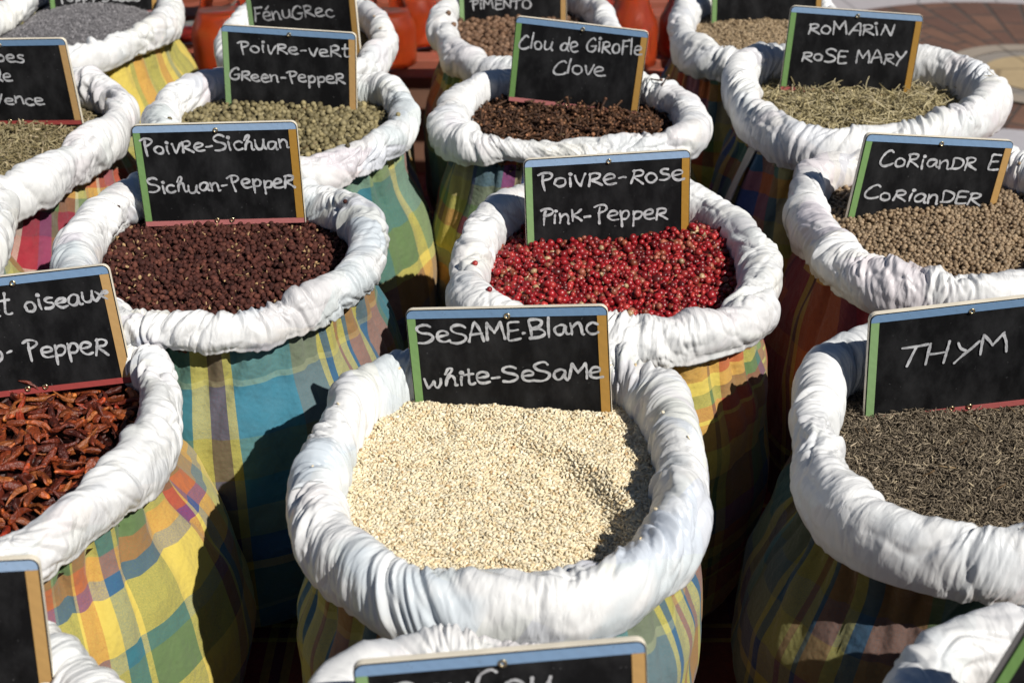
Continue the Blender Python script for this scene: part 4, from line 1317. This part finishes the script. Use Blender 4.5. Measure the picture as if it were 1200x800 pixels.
def plate(name, outline, y0, y1, mats, parent, side=None):
    """upright plate from an (x, z) outline, y0 front .. y1 back"""
    bm = bmesh.new()
    fv = [bm.verts.new((x, y0, z)) for x, z in outline]; bv = [bm.verts.new((x, y1, z)) for x, z in outline]
    f1 = bm.faces.new(fv); f2 = bm.faces.new(bv[::-1])
    n = len(outline)
    for i in range(n):
        f = bm.faces.new((fv[i], bv[i], bv[(i + 1) % n], fv[(i + 1) % n]))
        if side is not None: f.material_index = side
    bmesh.ops.recalc_face_normals(bm, faces=bm.faces[:])
    me = bpy.data.meshes.new(name); bm.to_mesh(me); bm.free()
    return link_mesh(name, me, mats, parent)


def corner(cx, cz, r, a0, a1, n=7):
    return [(cx + r * math.cos(R(a0 + (a1 - a0) * i / (n - 1))), cz + r * math.sin(R(a0 + (a1 - a0) * i / (n - 1)))) for i in range(n)]


def ring_mesh(name, c, r, t, m, parent):
    th = np.linspace(0, 2 * np.pi, 20, endpoint=False); ph = np.linspace(0, 2 * np.pi, 8, endpoint=False)
    V = np.array([[c[0] + (r + t * math.cos(p)) * math.cos(q), c[1] + t * math.sin(p), c[2] + (r + t * math.cos(p)) * math.sin(q)] for q in th for p in ph])
    return link_mesh(name, np_mesh(name, V, grid_faces(20, 8, True, True), True), [m], parent)


SIGN_LABEL = {
 'sesame': 'chalkboard sign reading Sesame Blanc, white Sesame', 'pink': 'chalkboard sign reading Poivre Rose, Pink Pepper',
 'clove': 'chalkboard sign reading Clou de Girofle, Clove', 'coriander': 'chalkboard sign reading Coriandre, Coriander',
 'rosemary': 'chalkboard sign reading Romarin, Rosemary', 'thyme': 'chalkboard sign reading Thym',
 'green': 'chalkboard sign reading Poivre Vert, Green Pepper', 'fenugreek': 'chalkboard sign reading Fenugrec',
 'allspice': 'chalkboard sign reading Pimento, standing in the allspice', 'anise': 'chalkboard sign with no writing in view, behind the rosemary sign',
 'poppy': 'chalkboard sign above the grey poppy seeds, cut off by the top edge', 'herbs': 'chalkboard sign ending in Provence, in the herb sack',
 'chilli': 'chalkboard sign reading oiseaux and Pepper, above the chillies', 'sichuan': 'chalkboard sign reading Poivre Sichuan, Sichuan Pepper',
 'corner_left': 'chalkboard sign at the bottom left corner with a bare dark board', 'annatto': 'chalkboard sign reading Roucou, cut off by the bottom edge',
 'corner_right': 'steeply tilted chalkboard sign in the bottom right corner, green side showing',
}
ws = .0062                                              # strip width
for nm, (loc, rot, lines) in SIGNS.items():
    root = empty('chalkboard_sign', loc, rot)
    tag(root, SIGN_LABEL[nm], 'sign', 'chalkboard spice signs')
    hw, r = SW / 2, .0048
    out = [(-hw, 0), (hw, 0)] + corner(hw - r, SH - r, r, 0, 90) + corner(-hw + r, SH - r, r, 90, 180)
    bd = plate('board', out, 0, ST, [slate, edge_p], root, 1)
    bev = bd.modifiers.new('bevel', 'BEVEL'); bev.width = .0005; bev.segments = 2
    i_ = .0009                                          # strips stop just short of the edge
    f0, f1 = -.0006, -.00002
    zt = SH - ws
    top = [(-hw + i_, zt)] + [(hw - i_, zt)] + corner(hw - r, SH - r, r - i_, 0, 90) + corner(-hw + r, SH - r, r - i_, 90, 180)
    plate('frame_strip', top, f0, f1, [blue_p], root)['label'] = 'blue top strip of the sign frame'
    plate('frame_strip', [(-hw + i_, ws * .8 + .0002), (-hw + ws, ws * .8 + .0002), (-hw + ws, zt - .0002), (-hw + i_, zt - .0002)], f0, f1, [green_p], root)['label'] = 'green side strip of the sign frame'
    plate('frame_strip', [(hw - ws * 1.1, ws * .8 + .0002), (hw - i_, ws * .8 + .0002), (hw - i_, zt - .0002), (hw - ws * 1.1, zt - .0002)], f0, f1, [orange_p], root)['label'] = 'orange side strip of the sign frame'
    plate('frame_strip', [(-hw + i_, i_), (hw - i_, i_), (hw - i_, ws * .8), (-hw + i_, ws * .8)], f0, f1, [red_p], root)['label'] = 'red bottom strip of the sign frame'
    ring_mesh('eyelet', (0.001, -.0010, SH - ws + .001), .0015, .0006, brass, root)
    ring_mesh('eyelet', (-.006, -.0010, ws * .8), .0015, .0006, brass, root)
    ring_mesh('eyelet', (.006, -.0010, ws * .8), .0015, .0006, brass, root)
    if lines:
        link_mesh('chalk_lettering', lettering(lines, -.0007), [chalk], root)
